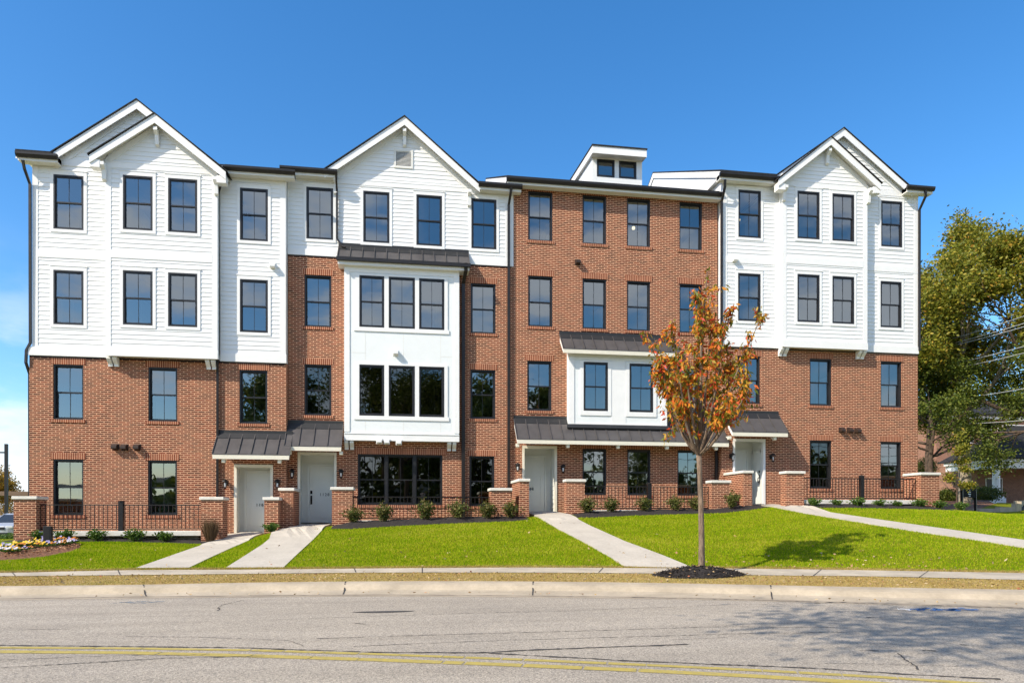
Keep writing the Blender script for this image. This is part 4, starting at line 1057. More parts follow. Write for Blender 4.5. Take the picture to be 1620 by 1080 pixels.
# ---- foliage materials
def leaf_mat(name, stops, trans=.3, rough=.55):
    t = NT(name); r = t.n('NewGeometry').outputs['Random Per Island']; c = t.ramp(r,stops)
    p = t.n('BsdfPrincipled',Roughness=rough); t.l(c,p.inputs['Base Color']); p.inputs['Specular IOR Level'].default_value=.3
    tr = t.n('BsdfTranslucent'); t.l(c,tr.inputs[0]); mx = t.n('MixShader'); mx.inputs[0].default_value=trans
    t.l(p.outputs[0],mx.inputs[1]); t.l(tr.outputs[0],mx.inputs[2]); return t.done(mx.outputs[0])
M['shrub'] = leaf_mat('shrub_leaf', [(0,(.05,.07,.015)),(.5,(.10,.12,.022)),(.85,(.17,.17,.04)),(1,(.24,.15,.07))])
M['shrub_green'] = leaf_mat('green_leaf', [(0,(.03,.075,.01)),(.6,(.075,.15,.018)),(1,(.15,.21,.035))])
M['brown_grass'] = leaf_mat('brown_grass', [(0,(.08,.05,.025)),(.6,(.15,.095,.05)),(1,(.22,.15,.08))])
M['autumn'] = leaf_mat('autumn_leaf', [(0,(.09,.13,.012)),(.24,(.21,.21,.02)),(.44,(.48,.31,.035)),(.62,(.70,.30,.03)),(.8,(.74,.19,.022)),(.92,(.68,.09,.035)),(1,(.48,.05,.04))], .38)
M['leaf_olive'] = leaf_mat('olive_leaf', [(0,(.10,.125,.012)),(.5,(.21,.215,.02)),(.84,(.33,.29,.03)),(.96,(.42,.30,.035)),(1,(.46,.22,.03))], .32)
M['leaf_dark'] = leaf_mat('dark_leaf', [(0,(.045,.075,.010)),(.55,(.10,.135,.016)),(1,(.20,.215,.03))], .25)
M['leaf_yellow'] = leaf_mat('yellow_leaf', [(0,(.25,.15,.02)),(.6,(.40,.24,.03)),(1,(.45,.30,.05))], .3)
M['litter'] = leaf_mat('fallen_leaf', [(0,(.25,.15,.06)),(.5,(.42,.29,.14)),(.85,(.5,.4,.24)),(1,(.35,.08,.03))], .1)
def bark_mat(name, a, b):
    t = NT(name); p = t.pos(); mp = t.n('Mapping'); t.l(p,mp.inputs[0]); mp.inputs['Scale'].default_value=(1,1,.25)
    n = t.noise(22,6,.7,mp.outputs[0]); n2 = t.noise(5,4,.6)
    c = t.ramp(n,[(.35,a),(.65,b)]); c = t.mix(.6,c,t.ramp(n2,[(.35,(.7,.7,.7)),(.65,(1.25,1.2,1.15))]),'MULTIPLY')
    return t.done(t.pbsdf(c,.9,0,t.bump(n,.7,.02),.2))
M['bark'] = bark_mat('grey_bark', (.11,.078,.056),(.27,.205,.15)); M['bark_dark'] = bark_mat('dark_bark', (.05,.035,.025),(.14,.10,.075)); M['bark_pale'] = bark_mat('pale_bark',(.16,.13,.09),(.45,.38,.27))

# ---- grass as one unevenly coloured sward
def inside(P, poly):
    x,y = P[:,0],P[:,1]; r = np.zeros(len(P),bool); n=len(poly); j=n-1
    for i in range(n):
        xi,yi=poly[i]; xj,yj=poly[j]; c=((yi>y)!=(yj>y))&(x<(xj-xi)*(y-yi)/((yj-yi) if abs(yj-yi)>1e-9 else 1e-9)+xi); r^=c; j=i
    return r
def blades(name, N, x0, x1, ylo, yhi, mat, h=(.03,.06), w=.012, skip=(), lean=.6, thin=None):
    x = RNG.uniform(x0,x1,N); a,b = ylo(x),yhi(x); y = a+(b-a)*RNG.uniform(0,1,N); P = np.stack([x,y],1)
    keep = np.ones(N,bool)
    for poly in skip: keep &= ~inside(P,poly)
    if thin is not None: keep &= thin(x,y)
    P = P[keep]; n=len(P); z = gz(P[:,0],P[:,1])-.004
    az = RNG.uniform(0,2*np.pi,n); hh = RNG.uniform(*h,n); tilt = RNG.uniform(0,lean,n); az2 = RNG.uniform(0,2*np.pi,n)
    base = np.stack([P[:,0],P[:,1],z],1); sd = np.stack([np.cos(az),np.sin(az),np.zeros(n)],1)*w/2*RNG.uniform(.7,1.4,n)[:,None]
    tip = base+np.stack([np.cos(az2)*tilt*hh,np.sin(az2)*tilt*hh,hh],1)
    V = np.stack([base-sd,base+sd,tip],1).reshape(-1,3)
    me = bpy.data.meshes.new(name); me.vertices.add(3*n); me.vertices.foreach_set('co',V.ravel()); me.loops.add(3*n); me.loops.foreach_set('vertex_index',np.arange(3*n)); me.polygons.add(n); me.polygons.foreach_set('loop_start',np.arange(0,3*n,3)); me.polygons.foreach_set('loop_total',np.full(n,3)); me.update(calc_edges=True); me.validate()
    me.materials.append(mat); o = bpy.data.objects.new(name,me); C.objects.link(o); o['kind']='stuff'; return o
skip = walk_polys+bed_polys
GN = 520000
o = blades('grass', GN, -19, 30, lambda x: yS(x)-.03, lambda x: np.where(x>20.6, 6.0, np.where(x<-13.2, 8.0, -1.52)), M['blade'], (.025,.055), .016, skip)
tag(o,'short sunlit green grass on the sloping front lawn','grass')
o = blades('dry_grass', 110000, -16, 24, lambda x: yT(x)+.01, lambda x: yF(x)+.02, M['dryblade'], (.01,.03), .016, (), 1.8)
tag(o,'dry brown grass strip between the curb and the sidewalk','dry grass')
o = blades('grass_edge', 42000, -17, 26, lambda x: yS(x)-.07, lambda x: yS(x)+.10, M['dryblade'], (.03,.075), .014, walk_polys, .9)
tag(o,'straw coloured fringe of grass where the lawn meets the sidewalk','grass')
# fallen leaves
def litter(name, N, fn, size=(.05,.10), lift=.03):
    pts=[]; 
    while len(pts)<N:
        x,y=fn(); pts.append((x,y,float(gz(x,y))+lift))
    d=RNG.normal(size=(N,3)); d[:,2]*=.35; d/=np.linalg.norm(d,axis=1,keepdims=True); L=RNG.uniform(*size,N)
    m=MB(); m.leaves(np.array(pts),d,L,L*.55); o=put(name,m,M['litter']); o['kind']='stuff'; return o
def f_lawn():
    x=random.uniform(-13,24); s=float(yS(x)); return x, s+abs(random.gauss(0,1))**1.2*2.2 if random.random()<.75 else random.uniform(s,-2.2)
def f_right():
    x=random.gauss(10.5,2.6); s=float(yS(x)); return x, s+abs(random.gauss(0,.9))
def f_verge():
    x=random.uniform(-14,22); return x, random.uniform(float(yT(x)),float(yF(x)))
def f_gut():
    x=random.uniform(-10,16); return x, float(yG(x))+abs(random.gauss(.12,.12))
o=litter('fallen_leaves',230,f_lawn); tag(o,'pale fallen leaves scattered over the lawn','leaves')
o=litter('fallen_leaves',130,f_right,(.05,.11)); tag(o,'fallen leaves gathered on the lawn right of the street tree','leaves')
o=litter('fallen_leaves',1900,f_verge,(.02,.075),.022); tag(o,'leaf litter on the dry grass strip along the curb','leaves')
m=MB(); pts=[]
for _ in range(120):
    x,y=f_gut(); pts.append((x,y,.03))
d=RNG.normal(size=(120,3)); d[:,2]*=.2; d/=np.linalg.norm(d,axis=1,keepdims=True); m.leaves(np.array(pts),d,RNG.uniform(.02,.08,120),.03); o=put('fallen_leaves',m,M['litter']); o['kind']='stuff'; tag(o,'small brown leaves lying in the gutter along the curb','leaves')

# ---- shrubs
def sph(N, r, flat=1.0, hollow=.55):
    d=RNG.normal(size=(N,3)); d/=np.linalg.norm(d,axis=1,keepdims=True); rr=(hollow+(1-hollow)*RNG.uniform(0,1,N))[:,None]; p=d*rr*r; p[:,2]*=flat; return p,d
def make_shrub(label, w, h, mat, dens=420, upright=.6, leaf=.075, stems=9):
    t = thing('shrub', label, 'shrub')
    st = MB(); P=[];Dr=[]
    for k in range(stems):
        a=random.uniform(0,2*math.pi); rr=random.uniform(.15,1)*w/2; hh=h*random.uniform(.65,1.05)*(1-.25*rr/(w/2)); b=(0,0,0); e=(math.cos(a)*rr,math.sin(a)*rr,hh); mid=(e[0]*.35,e[1]*.35,hh*.5)
        st.tube([b,mid,e],[.008,.006,.003],5)
        for i in range(dens//stems):
            s=random.uniform(.25,1.05); p=Vector(mid).lerp(Vector(e),(s-.5)*2) if s>.5 else Vector(b).lerp(Vector(mid),s*2)
            p+=Vector((random.gauss(0,.05),random.gauss(0,.05),random.gauss(0,.035)))*(w/.6)
            dv=Vector((random.gauss(0,1),random.gauss(0,1),random.gauss(upright,.7))).normalized(); P.append(p);Dr.append(dv)
    fo=MB(); fo.leaves(np.array([tuple(p) for p in P]),np.array([tuple(p) for p in Dr]),RNG.uniform(leaf*.7,leaf*1.3,len(P)),leaf*.45)
    put('foliage',fo,mat,t); put('stems',st,M['bark_dark'],t); return t
def place(t, u, v, s=1.0, lz=0.0, rot=None, label=None, group=None, first=False, sz=None, yy=None):
    y=-1.85; x=PX(u,y); z=float(gz(x,y)); o = t if first else copy_tree(t)
    if yy is not None: y=yy; x=PX(u,y); z=float(gz(x,y))
    o.location=(x,y,z+.05+lz); o.rotation_euler.z = random.uniform(0,6.28) if rot is None else rot; o.scale=(s,s,(sz or s))
    if label: o['label']=label
    if group: o['group']=group
    return o
sh = make_shrub('x', .70, .64, M['shrub'], 700, .6, .10, 13)
G3='young evergreen shrubs planted along the fronts'
spots=[(560,829,.95,.9,'leafy shrub beside the pier right of the 1128 door'),(608,829,.95,1.05,'sparse shrub below the left part of the wide dark window'),(674,827.5,1.05,1.15,'tallest shrub, in front of the post of the second railing'),(724,826,.95,1.05,'shrub in front of the thick dark downspout of the second house'),(772,824,1.0,.95,'shrub just left of the pier between the second and third houses'),(807,822,.9,.95,'shrub squeezed between the pier and the 1088 wing wall'),
       (929,812.5,.95,.9,'shrub at the foot of the pier right of the 1088 door'),(968,811.5,.9,.85,'shrub below the first ground floor window of the third house'),(1020,811,.85,.85,'shrub by the post of the third railing'),(1068,810,.85,.85,'shrub just left of the street tree trunk, below the railing'),(1100,809,.75,.8,'shrub directly behind the street tree trunk'),(1158,805,.8,1.0,'shrub between the pier and the wing wall of the rightmost entry')]
for i,(u,v,s,sz,l) in enumerate(spots): place(sh,u,v,s,0,None,l,G3,first=(i==0),sz=sz)
lo = make_shrub('x', .58, .29, M['shrub_green'], 460, .6, .10, 12)
spots=[(1287,803.5,.9,'low green shrub nearest the rightmost entry walk'),(1323,804,.75,'low green shrub below the ground floor window nearest the rightmost entry'),(1356,804,1.0,'low green shrub left of the post of the fourth railing'),(1391,804.5,.85,'low green shrub right of the post of the fourth railing'),(1419,804.8,.75,'low green shrub below the last ground floor window on the right'),(1456,806,1.0,'low green shrub against the last brick pier on the right'),(1487,808,.9,'low green shrub beyond the last pier, right of it'),(1519,811,.85,'low green shrub at the foot of the sapling'),
       (62,850,.9,'low dark shrub hugging the far left pier'),(103,847,1.0,'low green shrub right of the short dark post'),(151,847,1.0,'low green shrub below the bricks between the left windows'),(211,847,1.1,'low green shrub by the post of the leftmost railing'),(259,847,.95,'low green shrub below the right window of the leftmost house'),(430,839,.9,'low green shrub at the foot of the narrow pier by the first door')]
for i,(u,v,s,l) in enumerate(spots): place(lo,u,v,s,0,None,l,'low green shrubs along the railings',first=(i==0),yy=(-1.75 if u<1480 else -2.0))
# ornamental brown grass tuft
t = thing('ornamental_grass','brown tuft of ornamental grass in front of the pier left of the first door','ornamental grass')
m=MB(); n=900; a=RNG.uniform(0,2*np.pi,n); r=RNG.uniform(0,.10,n); P=np.stack([np.cos(a)*r,np.sin(a)*r,np.zeros(n)],1); d=np.stack([np.cos(a)*RNG.uniform(0,.42,n),np.sin(a)*RNG.uniform(0,.42,n),np.ones(n)],1); d/=np.linalg.norm(d,axis=1,keepdims=True)
m.leaves(P,d,RNG.uniform(.45,.88,n),.014); put('tuft',m,M['brown_grass'],t); x,y,z=hit(333,859); t.location=(x,y,z)
# pansies
def flower_mat(name,c): return leaf_mat(name,[(0,tuple(k*.85 for k in c)),(1,c)],.2)
PET={'yellow':flower_mat('yellow_petal',(.75,.48,.02)),'white':flower_mat('white_petal',(.72,.70,.72)),'lilac':flower_mat('lilac_petal',(.42,.36,.60)),'orange':flower_mat('orange_petal',(.6,.22,.03))}
protos={}
for c,mt in PET.items():
    t = thing('pansy','x','flower'); m=MB(); p,d=sph(60,.10,.6); p[:,2]=abs(p[:,2])*.8+.01; m.leaves(p,d*[1,1,.4]+[0,0,.35],RNG.uniform(.05,.09,60),.04); put('leaf_rosette',m,M['shrub_green'],t)
    m=MB()
    for k in range(4):
        cx,cy,cz=random.gauss(0,.055),random.gauss(0,.055),random.uniform(.10,.15)
        tilt=Vector((random.gauss(0,.4),random.gauss(-.7,.3),1)).normalized(); u_=tilt.orthogonal().normalized(); w_=tilt.cross(u_)
        for j in range(5):
            aa=2*math.pi*j/5; dv=u_*math.cos(aa)+w_*math.sin(aa); pv=u_*-math.sin(aa)+w_*math.cos(aa); c0=Vector((cx,cy,cz))
            m.face([c0,c0+dv*.028+pv*.02,c0+dv*.045,c0+dv*.028-pv*.02])
    put('petals',m,mt,t); protos[c]=[t,False]
LB={'yellow':'yellow pansy plant in the flower bed around the short dark post','white':'white pansy plant in the flower bed around the short dark post','lilac':'lilac pansy plant in the flower bed around the short dark post','orange':'orange pansy plant in the flower bed around the short dark post'}
LB2={'white':'white pansy plant in the small clump beside the first walk','lilac':'lilac pansy plant in the small clump beside the first walk','yellow':'yellow pansy plant in the small clump beside the first walk'}
def pansy(c,u,v,lab,grp,s=1.0):
    t,used=protos[c]; o=t if not used else copy_tree(t); protos[c][1]=True
    x,y,z=hit(u,v); o.location=(x,y,z+.09); o.rotation_euler.z=random.uniform(-.6,.6); o.scale=(s,)*3; o['label']=lab; o['group']=grp
random.seed(21)
for i in range(84):
    u=random.uniform(0,122); f=u/122; lo_=884-20*f**1.6; hi=872-12*min(1,u/60); v=hi+(lo_-hi)*random.uniform(.0,.72)
    c=random.choices(['yellow','white','lilac','orange'],[.42,.22,.22,.14])[0] if u<98 else random.choices(['lilac','white','orange'],[.5,.3,.2])[0]
    pansy(c,u,v,LB[c],c+' pansies in the left flower bed',random.uniform(.6,.95))
for i in range(20):
    u=random.uniform(277,326); v=851+random.uniform(-3,4.5); c=random.choice(['white','white','lilac','yellow']); pansy(c,u,v,LB2[c],c+' pansies beside the first walk',random.uniform(.6,.9))
m=MB(); x,y,z=hit(76,866); m.bbox(x-.11,x+.11,y-.06,y+.06,z-.1,z+.62,.012); m.box(x-.07,x+.07,y-.066,y-.061,z+.08,z+.55); o=put('sign_post',m,M['iron']); tag(o,'short dark square post standing in the pansy bed','post')

m=MB(); N=620; uu=RNG.uniform(-4,126,N); P=[]
for u in uu:
    f=max(0,u/126); v=random.uniform(866-5*f,885-19*f**1.6); P.append(tuple(np.array(hit(u,v))+np.array([0,0,.075])))
d=RNG.normal(size=(N,3)); d[:,2]*=.4; d/=np.linalg.norm(d,axis=1,keepdims=True); m.leaves(np.array(P),d,RNG.uniform(.04,.10,N),.03); o=put('bark_chips',m,leaf_mat('bark_chip',[(0,(.10,.04,.02)),(.5,(.28,.12,.05)),(.9,(.42,.25,.12)),(1,(.5,.4,.25))],.05)); o['kind']='stuff'; tag(o,'reddish brown bark chips and leaves covering the flower bed','mulch')
# ---- trees
def branch(m, p, d, L, r, depth, tips, spread=.55, up=.15, nseg=4, kids=(2,3), shrink=.68, wob=.12):
    pts=[p.copy()]; rs=[r]; q=p.copy(); dd=d.copy()
    for i in range(nseg):
        dd=(dd+Vector((random.gauss(0,wob),random.gauss(0,wob),random.gauss(up*.3,wob)))).normalized(); q=q+dd*(L/nseg); pts.append(q.copy()); rs.append(r*(1-.45*(i+1)/nseg))
        if depth<=1 or i>=nseg-2: tips.append((q.copy(),dd.copy(),depth))
    m.tube(pts,rs,6 if r>.05 else 4,cap=False)
    if depth<=0: return
    for k in range(random.randint(*kids)):
        i=random.randint(max(1,nseg//2),nseg); a=random.uniform(0,2*math.pi); o=dd.orthogonal().normalized(); o.rotate(Matrix.Rotation(a,3,dd)); nd=(dd*(1-spread*.5)+o*spread+Vector((0,0,up))).normalized()
        branch(m,pts[i],nd,L*shrink*random.uniform(.8,1.15),rs[i]*.68,depth-1,tips,spread,up,nseg,kids,shrink,wob)
# street tree
random.seed(5)
x0,y0,z0=hit(1110,906); tz=(x0*S_+(y0+D)*C_)
t=thing('street_tree','slender young street tree with red and orange autumn leaves in a ring of black mulch','tree',(x0,y0,z0))
tm=MB(); Zt=lambda v: EYE-(v-HZ)/F*tz
def at(u,v,dy=0.0):
    xx,yy,_=at_depth(u,v,tz+dy); return Vector((xx,yy,EYE-(v-HZ)/F*(tz+dy)))
fork=at(1105.5,716)
base=Vector((x0,y0,z0-.1))
tm.tube([base,base+Vector((0,0,.12)),at(1110,860),at(1109,800),at(1107,750),fork],[.10,.078,.066,.06,.055,.058],10)
tips=[]
limbs=[((1068,668),.1,(1046,560),-.2,.034),((1086,672),-.4,(1062,520),-.5,.036),((1098,660),.3,(1105,470),.2,.045),((1108,650),-.1,(1119,432),0,.05),((1128,672),.4,(1150,500),.5,.04),((1136,690),-.3,(1180,590),-.5,.034),((1124,660),-.5,(1135,520),-.7,.034),((1090,690),.5,(1080,600),.8,.03),((1140,660),.2,(1205,500),.2,.032),((1062,640),-.1,(1022,528),-.1,.028),((1120,640),.6,(1160,570),.9,.03),((1092,640),-.6,(1088,580),-.8,.03),((1118,600),.1,(1128,500),.35,.03),((1132,690),.35,(1170,630),.3,.022),((1080,690),-.1,(1050,605),.1,.022),((1112,690),.5,(1118,610),.7,.022),((1126,690),-.5,(1150,640),-.7,.02),((1092,690),-.3,(1078,640),-.5,.02)]
ltips=[]
for (m_,dm,e_,de,r) in limbs:
    a=at(*m_,dm); b=at(*e_,de); mid=a.lerp(b,.5)+Vector((random.gauss(0,.08),random.gauss(0,.08),.06))
    tm.tube([fork-Vector((0,0,.06)),fork.lerp(a,.5)+Vector((0,0,-.08)),a,mid,b],[r*1.05,r,r*.85,r*.5,r*.2],6,cap=False)
    for k in range(11):
        s=random.uniform(.12,1.0); p=a.lerp(mid,s*2) if s<.5 else mid.lerp(b,s*2-1)
        dv=((b-a).normalized()*.6+Vector((random.gauss(0,.75),random.gauss(0,.75),random.gauss(.15,.35)))).normalized(); L=random.uniform(.22,.55)*(1.15-s*.5)
        e=p+dv*L; tm.tube([p,p.lerp(e,.5)+Vector((0,0,.02)),e],[.009,.007,.003],4,cap=False); ltips.append((p,e))
    ltips.append((mid,b))
put('trunk',tm,M['bark'],t,smooth=True)
P=[];Dd=[]
for a,b in ltips:
    for k in range(random.randint(28,44)):
        s=random.uniform(.15,1.08); p=a.lerp(b,s)+Vector((random.gauss(0,.05),random.gauss(0,.05),random.gauss(0,.05)))
        P.append(p); Dd.append(Vector((random.gauss(0,.6),random.gauss(0,.6),-.75+random.gauss(0,.35))).normalized())
cr=MB(); n=len(P); Ln=RNG.uniform(.08,.165,n); cr.leaves(np.array([tuple(p) for p in P]),np.array([tuple(p) for p in Dd]),Ln,Ln*.38); put('crown',cr,M['autumn'],t)
# mulch ring
m=MB(); cx,cy,cz=hit(1106,910); rings=9; n=48
for i in range(rings+1):
    f=i/rings
    for k in range(n):
        aa=2*math.pi*k/n; wob=1+.06*math.sin(3*aa+1)+.05*math.sin(7*aa); X=cx+math.cos(aa)*1.03*f*wob; Y=cy+math.sin(aa)*.62*f*wob
        m.v.append((X,Y,GY(X,Y)+.01+.19*(1-f**1.7)+RNG.uniform(-.012,.012)*(f<1)))
for i in range(rings):
    for k in range(n):
        k2=(k+1)%n; m.f.append((i*n+k,i*n+k2,(i+1)*n+k2,(i+1)*n+k)); m.m.append(0)
N=1500; aa=RNG.uniform(0,2*np.pi,N); ff=np.sqrt(RNG.uniform(0,1,N)); X=cx+np.cos(aa)*1.05*ff; Y=cy+np.sin(aa)*.64*ff; Zc=gz(X,Y)+.015+.19*(1-ff**1.7); d=RNG.normal(size=(N,3)); d[:,2]*=.4; d/=np.linalg.norm(d,axis=1,keepdims=True)
m.leaves(np.stack([X,Y,Zc],1),d,RNG.uniform(.04,.09,N),.025)
o=put('mulch_ring',m,M['mulch']); tag(o,'round mound of black bark mulch around the street tree trunk','mulch'); o['kind']='stuff'
m=MB(); N=70; aa=RNG.uniform(0,2*np.pi,N); ff=np.sqrt(RNG.uniform(0,1,N)); X=cx+np.cos(aa)*1.05*ff; Y=cy+np.sin(aa)*.64*ff; Zc=gz(X,Y)+.045+.19*(1-ff**1.7); d=RNG.normal(size=(N,3)); d[:,2]*=.2; d/=np.linalg.norm(d,axis=1,keepdims=True)
m.leaves(np.stack([X,Y,Zc],1),d,RNG.uniform(.05,.09,N),.03); o=put('fallen_leaves',m,M['litter']); o['kind']='stuff'; tag(o,'pale leaves lying on the black mulch mound','leaves')
# ------------------------------------------------------------------ surroundings
def tree(label, x, y, z, H, R, mat, bark, base_frac=.35, r=.3, n_leaf=60, leaf=.2, clump=.7, depth=4, spread=.55, up=.18, seed=1, cat='tree', group=None, limbs=6, droop=0.0, nl_max=26000, kids=(2,3), flat=1.0):
    random.seed(seed); t = thing('tree', label, cat, (x,y,z), group); m = MB(); tips=[]
    top = Vector((x+random.gauss(0,.2),y+random.gauss(0,.2),z+H*.72)); b=Vector((x,y,z-.3))
    fork = b.lerp(top, base_frac/.72)
    pts=[b,b+Vector((0,0,.5)),fork,fork.lerp(top,.5)+Vector((random.gauss(0,.25),random.gauss(0,.25),0)),top]; rs=[r*1.35,r,r*.82,r*.5,r*.2]
    m.tube(pts,rs,10,cap=False)
    for k in range(limbs):
        f=k/max(1,limbs-1); p=fork.lerp(top,f*.9); a=2.4*k+random.uniform(-.4,.4); el=.25+.65*f
        d=Vector((math.cos(a)*(1-el*.6),math.sin(a)*(1-el*.6),el*flat)).normalized(); L=R*(.62-.22*f)*random.uniform(.85,1.15)
        branch(m,p,d,L,r*(.45-.2*f),depth-1,tips,spread,up,4,kids,.68,.14)
    branch(m,top,Vector((0,0,1)),H*.14,r*.25,depth-2,tips,spread,up,4,kids,.7,.14)
    put('trunk',m,bark,t,smooth=True)
    P=[];Dv=[]
    random.shuffle(tips); per=min(n_leaf, max(6,nl_max//max(1,len(tips))))
    for q_,d_,dp in tips:
        k=per if dp<=1 else per//2
        cw=clump*random.uniform(.5,1.15)
        for i in range(k):
            P.append((q_.x+random.gauss(0,cw*.5),q_.y+random.gauss(0,cw*.5),q_.z+random.gauss(0,cw*.36)))
            Dv.append((random.gauss(0,1),random.gauss(0,1),random.gauss(.1-droop,.6)))
    P=np.array(P);Dv=np.array(Dv);Dv/=np.linalg.norm(Dv,axis=1,keepdims=True)
    c=MB(); c.leaves(P,Dv,RNG.uniform(leaf*.7,leaf*1.3,len(P)),RNG.uniform(leaf*.4,leaf*.7,len(P))); put('crown',c,mat,t); return t
def dep(u,v,z): return at_depth(u,v,z)
x,y,_=dep(1527,800,48); tree('tall olive and yellow autumn tree rising beyond the right end of the row', x,y,2.2,16.7,8.2,M['leaf_olive'],M['bark_pale'],.30,.42,70,.225,.95,5,.55,.20,3,limbs=9,nl_max=50000)
x,y,_=dep(1470,800,52); tree('green autumn tree half hidden behind the right end of the row', x,y,2.2,15.5,5.8,M['leaf_olive'],M['bark_dark'],.25,.26,64,.22,1.0,5,.55,.18,11,limbs=8,nl_max=36000)
x,y,_=dep(1640,800,44); tree('broad tree cut off by the right edge of the picture', x,y,2.2,16.5,7.4,M['leaf_olive'],M['bark_dark'],.3,.34,66,.225,1.1,5,.55,.18,17,limbs=8,nl_max=46000)
x,y,_=dep(1668,800,41); tree('dense dark green tree hanging over the dark portico roof', x,y,2.0,9.6,6.0,M['leaf_dark'],M['bark_dark'],.42,.22,60,.17,.75,5,.6,.08,23,limbs=8,nl_max=34000,droop=.3)
x,y,_=dep(1473,800,46); tree('dark green tree beside the tall brick wall at right', x,y,2.0,9.6,4.4,M['leaf_dark'],M['bark_dark'],.35,.2,60,.17,.75,5,.6,.10,29,limbs=7,nl_max=26000,droop=.2)
x,y,_=dep(1513,811,27.8); tree('thin dark sapling with sparse green leaves at the lawn edge right of the row', x,y,float(gz(x,y)),3.5,.5,M['leaf_olive'],M['bark_dark'],.30,.03,5,.09,.2,4,.6,.1,31,limbs=6,nl_max=560)
# shrubs and hedge at right
def bush(label,u,v,z,w,h,mat,grp,n=2600,leaf=.13):
    x,y,zz=dep(u,v,z); t=thing('bush',label,'bush',(x,y,zz),grp); m=MB(); p,d=sph(n,1.0,1.0,.55); p*=(1+.16*np.sin(p[:,[1]]*5+p[:,[0]]*4)); p=p*np.array([w/2,w/2.4,h*.55])+np.array([x,y,zz+h*.42]); p=p[p[:,2]>zz-.1]; d=RNG.normal(size=(len(p),3)); d/=np.linalg.norm(d,axis=1,keepdims=True)
    m.leaves(p,d,RNG.uniform(leaf*.6,leaf*1.3,len(p)),leaf*.55); put('foliage',m,mat,t)
    s=MB()
    for k in range(7):
        a=k*.9; s.tube([(x,y,zz-.1),(x+math.cos(a)*w*.2,y+math.sin(a)*w*.2,zz+h*.7)],[.03,.01],4)
    put('stems',s,M['bark_dark'],t); return t
bush('dark round bush at the foot of the tall brick wall right of the row',1498,795,52,1.5,1.1,M['leaf_dark'],'bushes by the portico building')
bush('wide dark hedge bush behind the black sign board',1556,791,54,3.0,1.15,M['leaf_dark'],'bushes by the portico building',3600)
bush('small dark bush against the sky just beyond the right end of the row',1464,752,60,2.2,1.6,M['leaf_dark'],'bushes by the portico building')
# black sign on two posts
x0,y0,z0=dep(1521.5,807,34); x1,y1,z1=dep(1543,801,36)
t=thing('sign_board','black sign board on two posts with small white lettering, right of the row','sign',((x0+x1)/2,(y0+y1)/2,1.6))
A=Vector((x0,y0,0)); B=Vector((x1,y1,0)); dv=(B-A).normalized(); nv=Vector((dv.y,-dv.x,0)); 
if nv.y>0: nv=-nv
def sbox(m,s0,s1,o0,o1,z0,z1):
    P=[A+dv*s+nv*o for s,o in ((s0,o0),(s1,o0),(s1,o1),(s0,o1))]; m.prism_z([(p.x,p.y) for p in P],z0,z1)
Ls=(B-A).length; zt=dep(1520,771.5,34)[2]; zb_=dep(1520,785.5,34)[2]
m=MB(); sbox(m,-.04,Ls+.04,-.04,.04,zb_,zt); put('board',m,M['sign_black'],t)
for s in (0,Ls): m=MB(); sbox(m,s-.05,s+.05,-.055,.055,1.2,zt+.03); put('post',m,M['iron'],t)
m=MB(); mid=Ls/2; hh=zt-zb_
def bar(c,w,zf,th):
    k=c-w/2
    while k<c+w/2: 
        ww=random.uniform(.02,.05); sbox(m,k,min(k+ww,c+w/2),.041,.046,zb_+hh*zf-th*random.uniform(.35,.5),zb_+hh*zf+th*random.uniform(.35,.5)); k+=ww+.012
bar(mid,.07,.84,.06); bar(mid,.44,.62,.04); bar(mid,.50,.38,.055); sbox(m,mid-.32,mid-.25,.041,.046,zb_+hh*.32,zb_+hh*.45); bar(mid,.32,.15,.04)
put('lettering',m,M['trim'],t)
# slope of straw, grass island, driveway with curb
def patch(name,px,mat,lift=0.0):
    m=MB(); P=[dep(*p) for p in px]; m.face([(a,b,c+lift) for a,b,c in P]); m.v=list(m.v); return struct(name,m,mat)
M['lawn_far']=M['lawn']
patch('driveway',[(1500,812,33),(1700,826,30),(1760,812,60),(1580,796,62),(1556,803,44)],M['patch'])
patch('straw_slope',[(1484,806,40),(1512,811.5,36),(1548,807.5,37),(1575,797.5,44),(1560,789.5,56),(1488,789.5,56)],M['straw'],.02)
patch('grass_island',[(1550,806,38),(1578,808,38.5),(1604,804,40),(1612,799,43),(1606,796.5,46),(1578,796,46)],M['lawn'],.05)
m=MB(); P=[Vector(dep(*p)) for p in ((1536,806.5,37.6),(1550,806.5,37.8),(1578,808.5,38.3),(1604,804.5,39.8),(1612.5,799.2,42.8),(1607,796.2,46),(1615,795,48.5),(1624,794,51),(1640,792,55),(1660,789,60))]
for a,b in zip(P,P[1:]):
    d=(b-a); n_=Vector((d.y,-d.x,0)).normalized()*.12; m.prism_z([((a-n_).x,(a-n_).y),((b-n_).x,(b-n_).y),((b+n_).x,(b+n_).y),((a+n_).x,(a+n_).y)],min(a.z,b.z)-.15,max(a.z,b.z)+.09)
struct('driveway_curb',m,M['curb'])
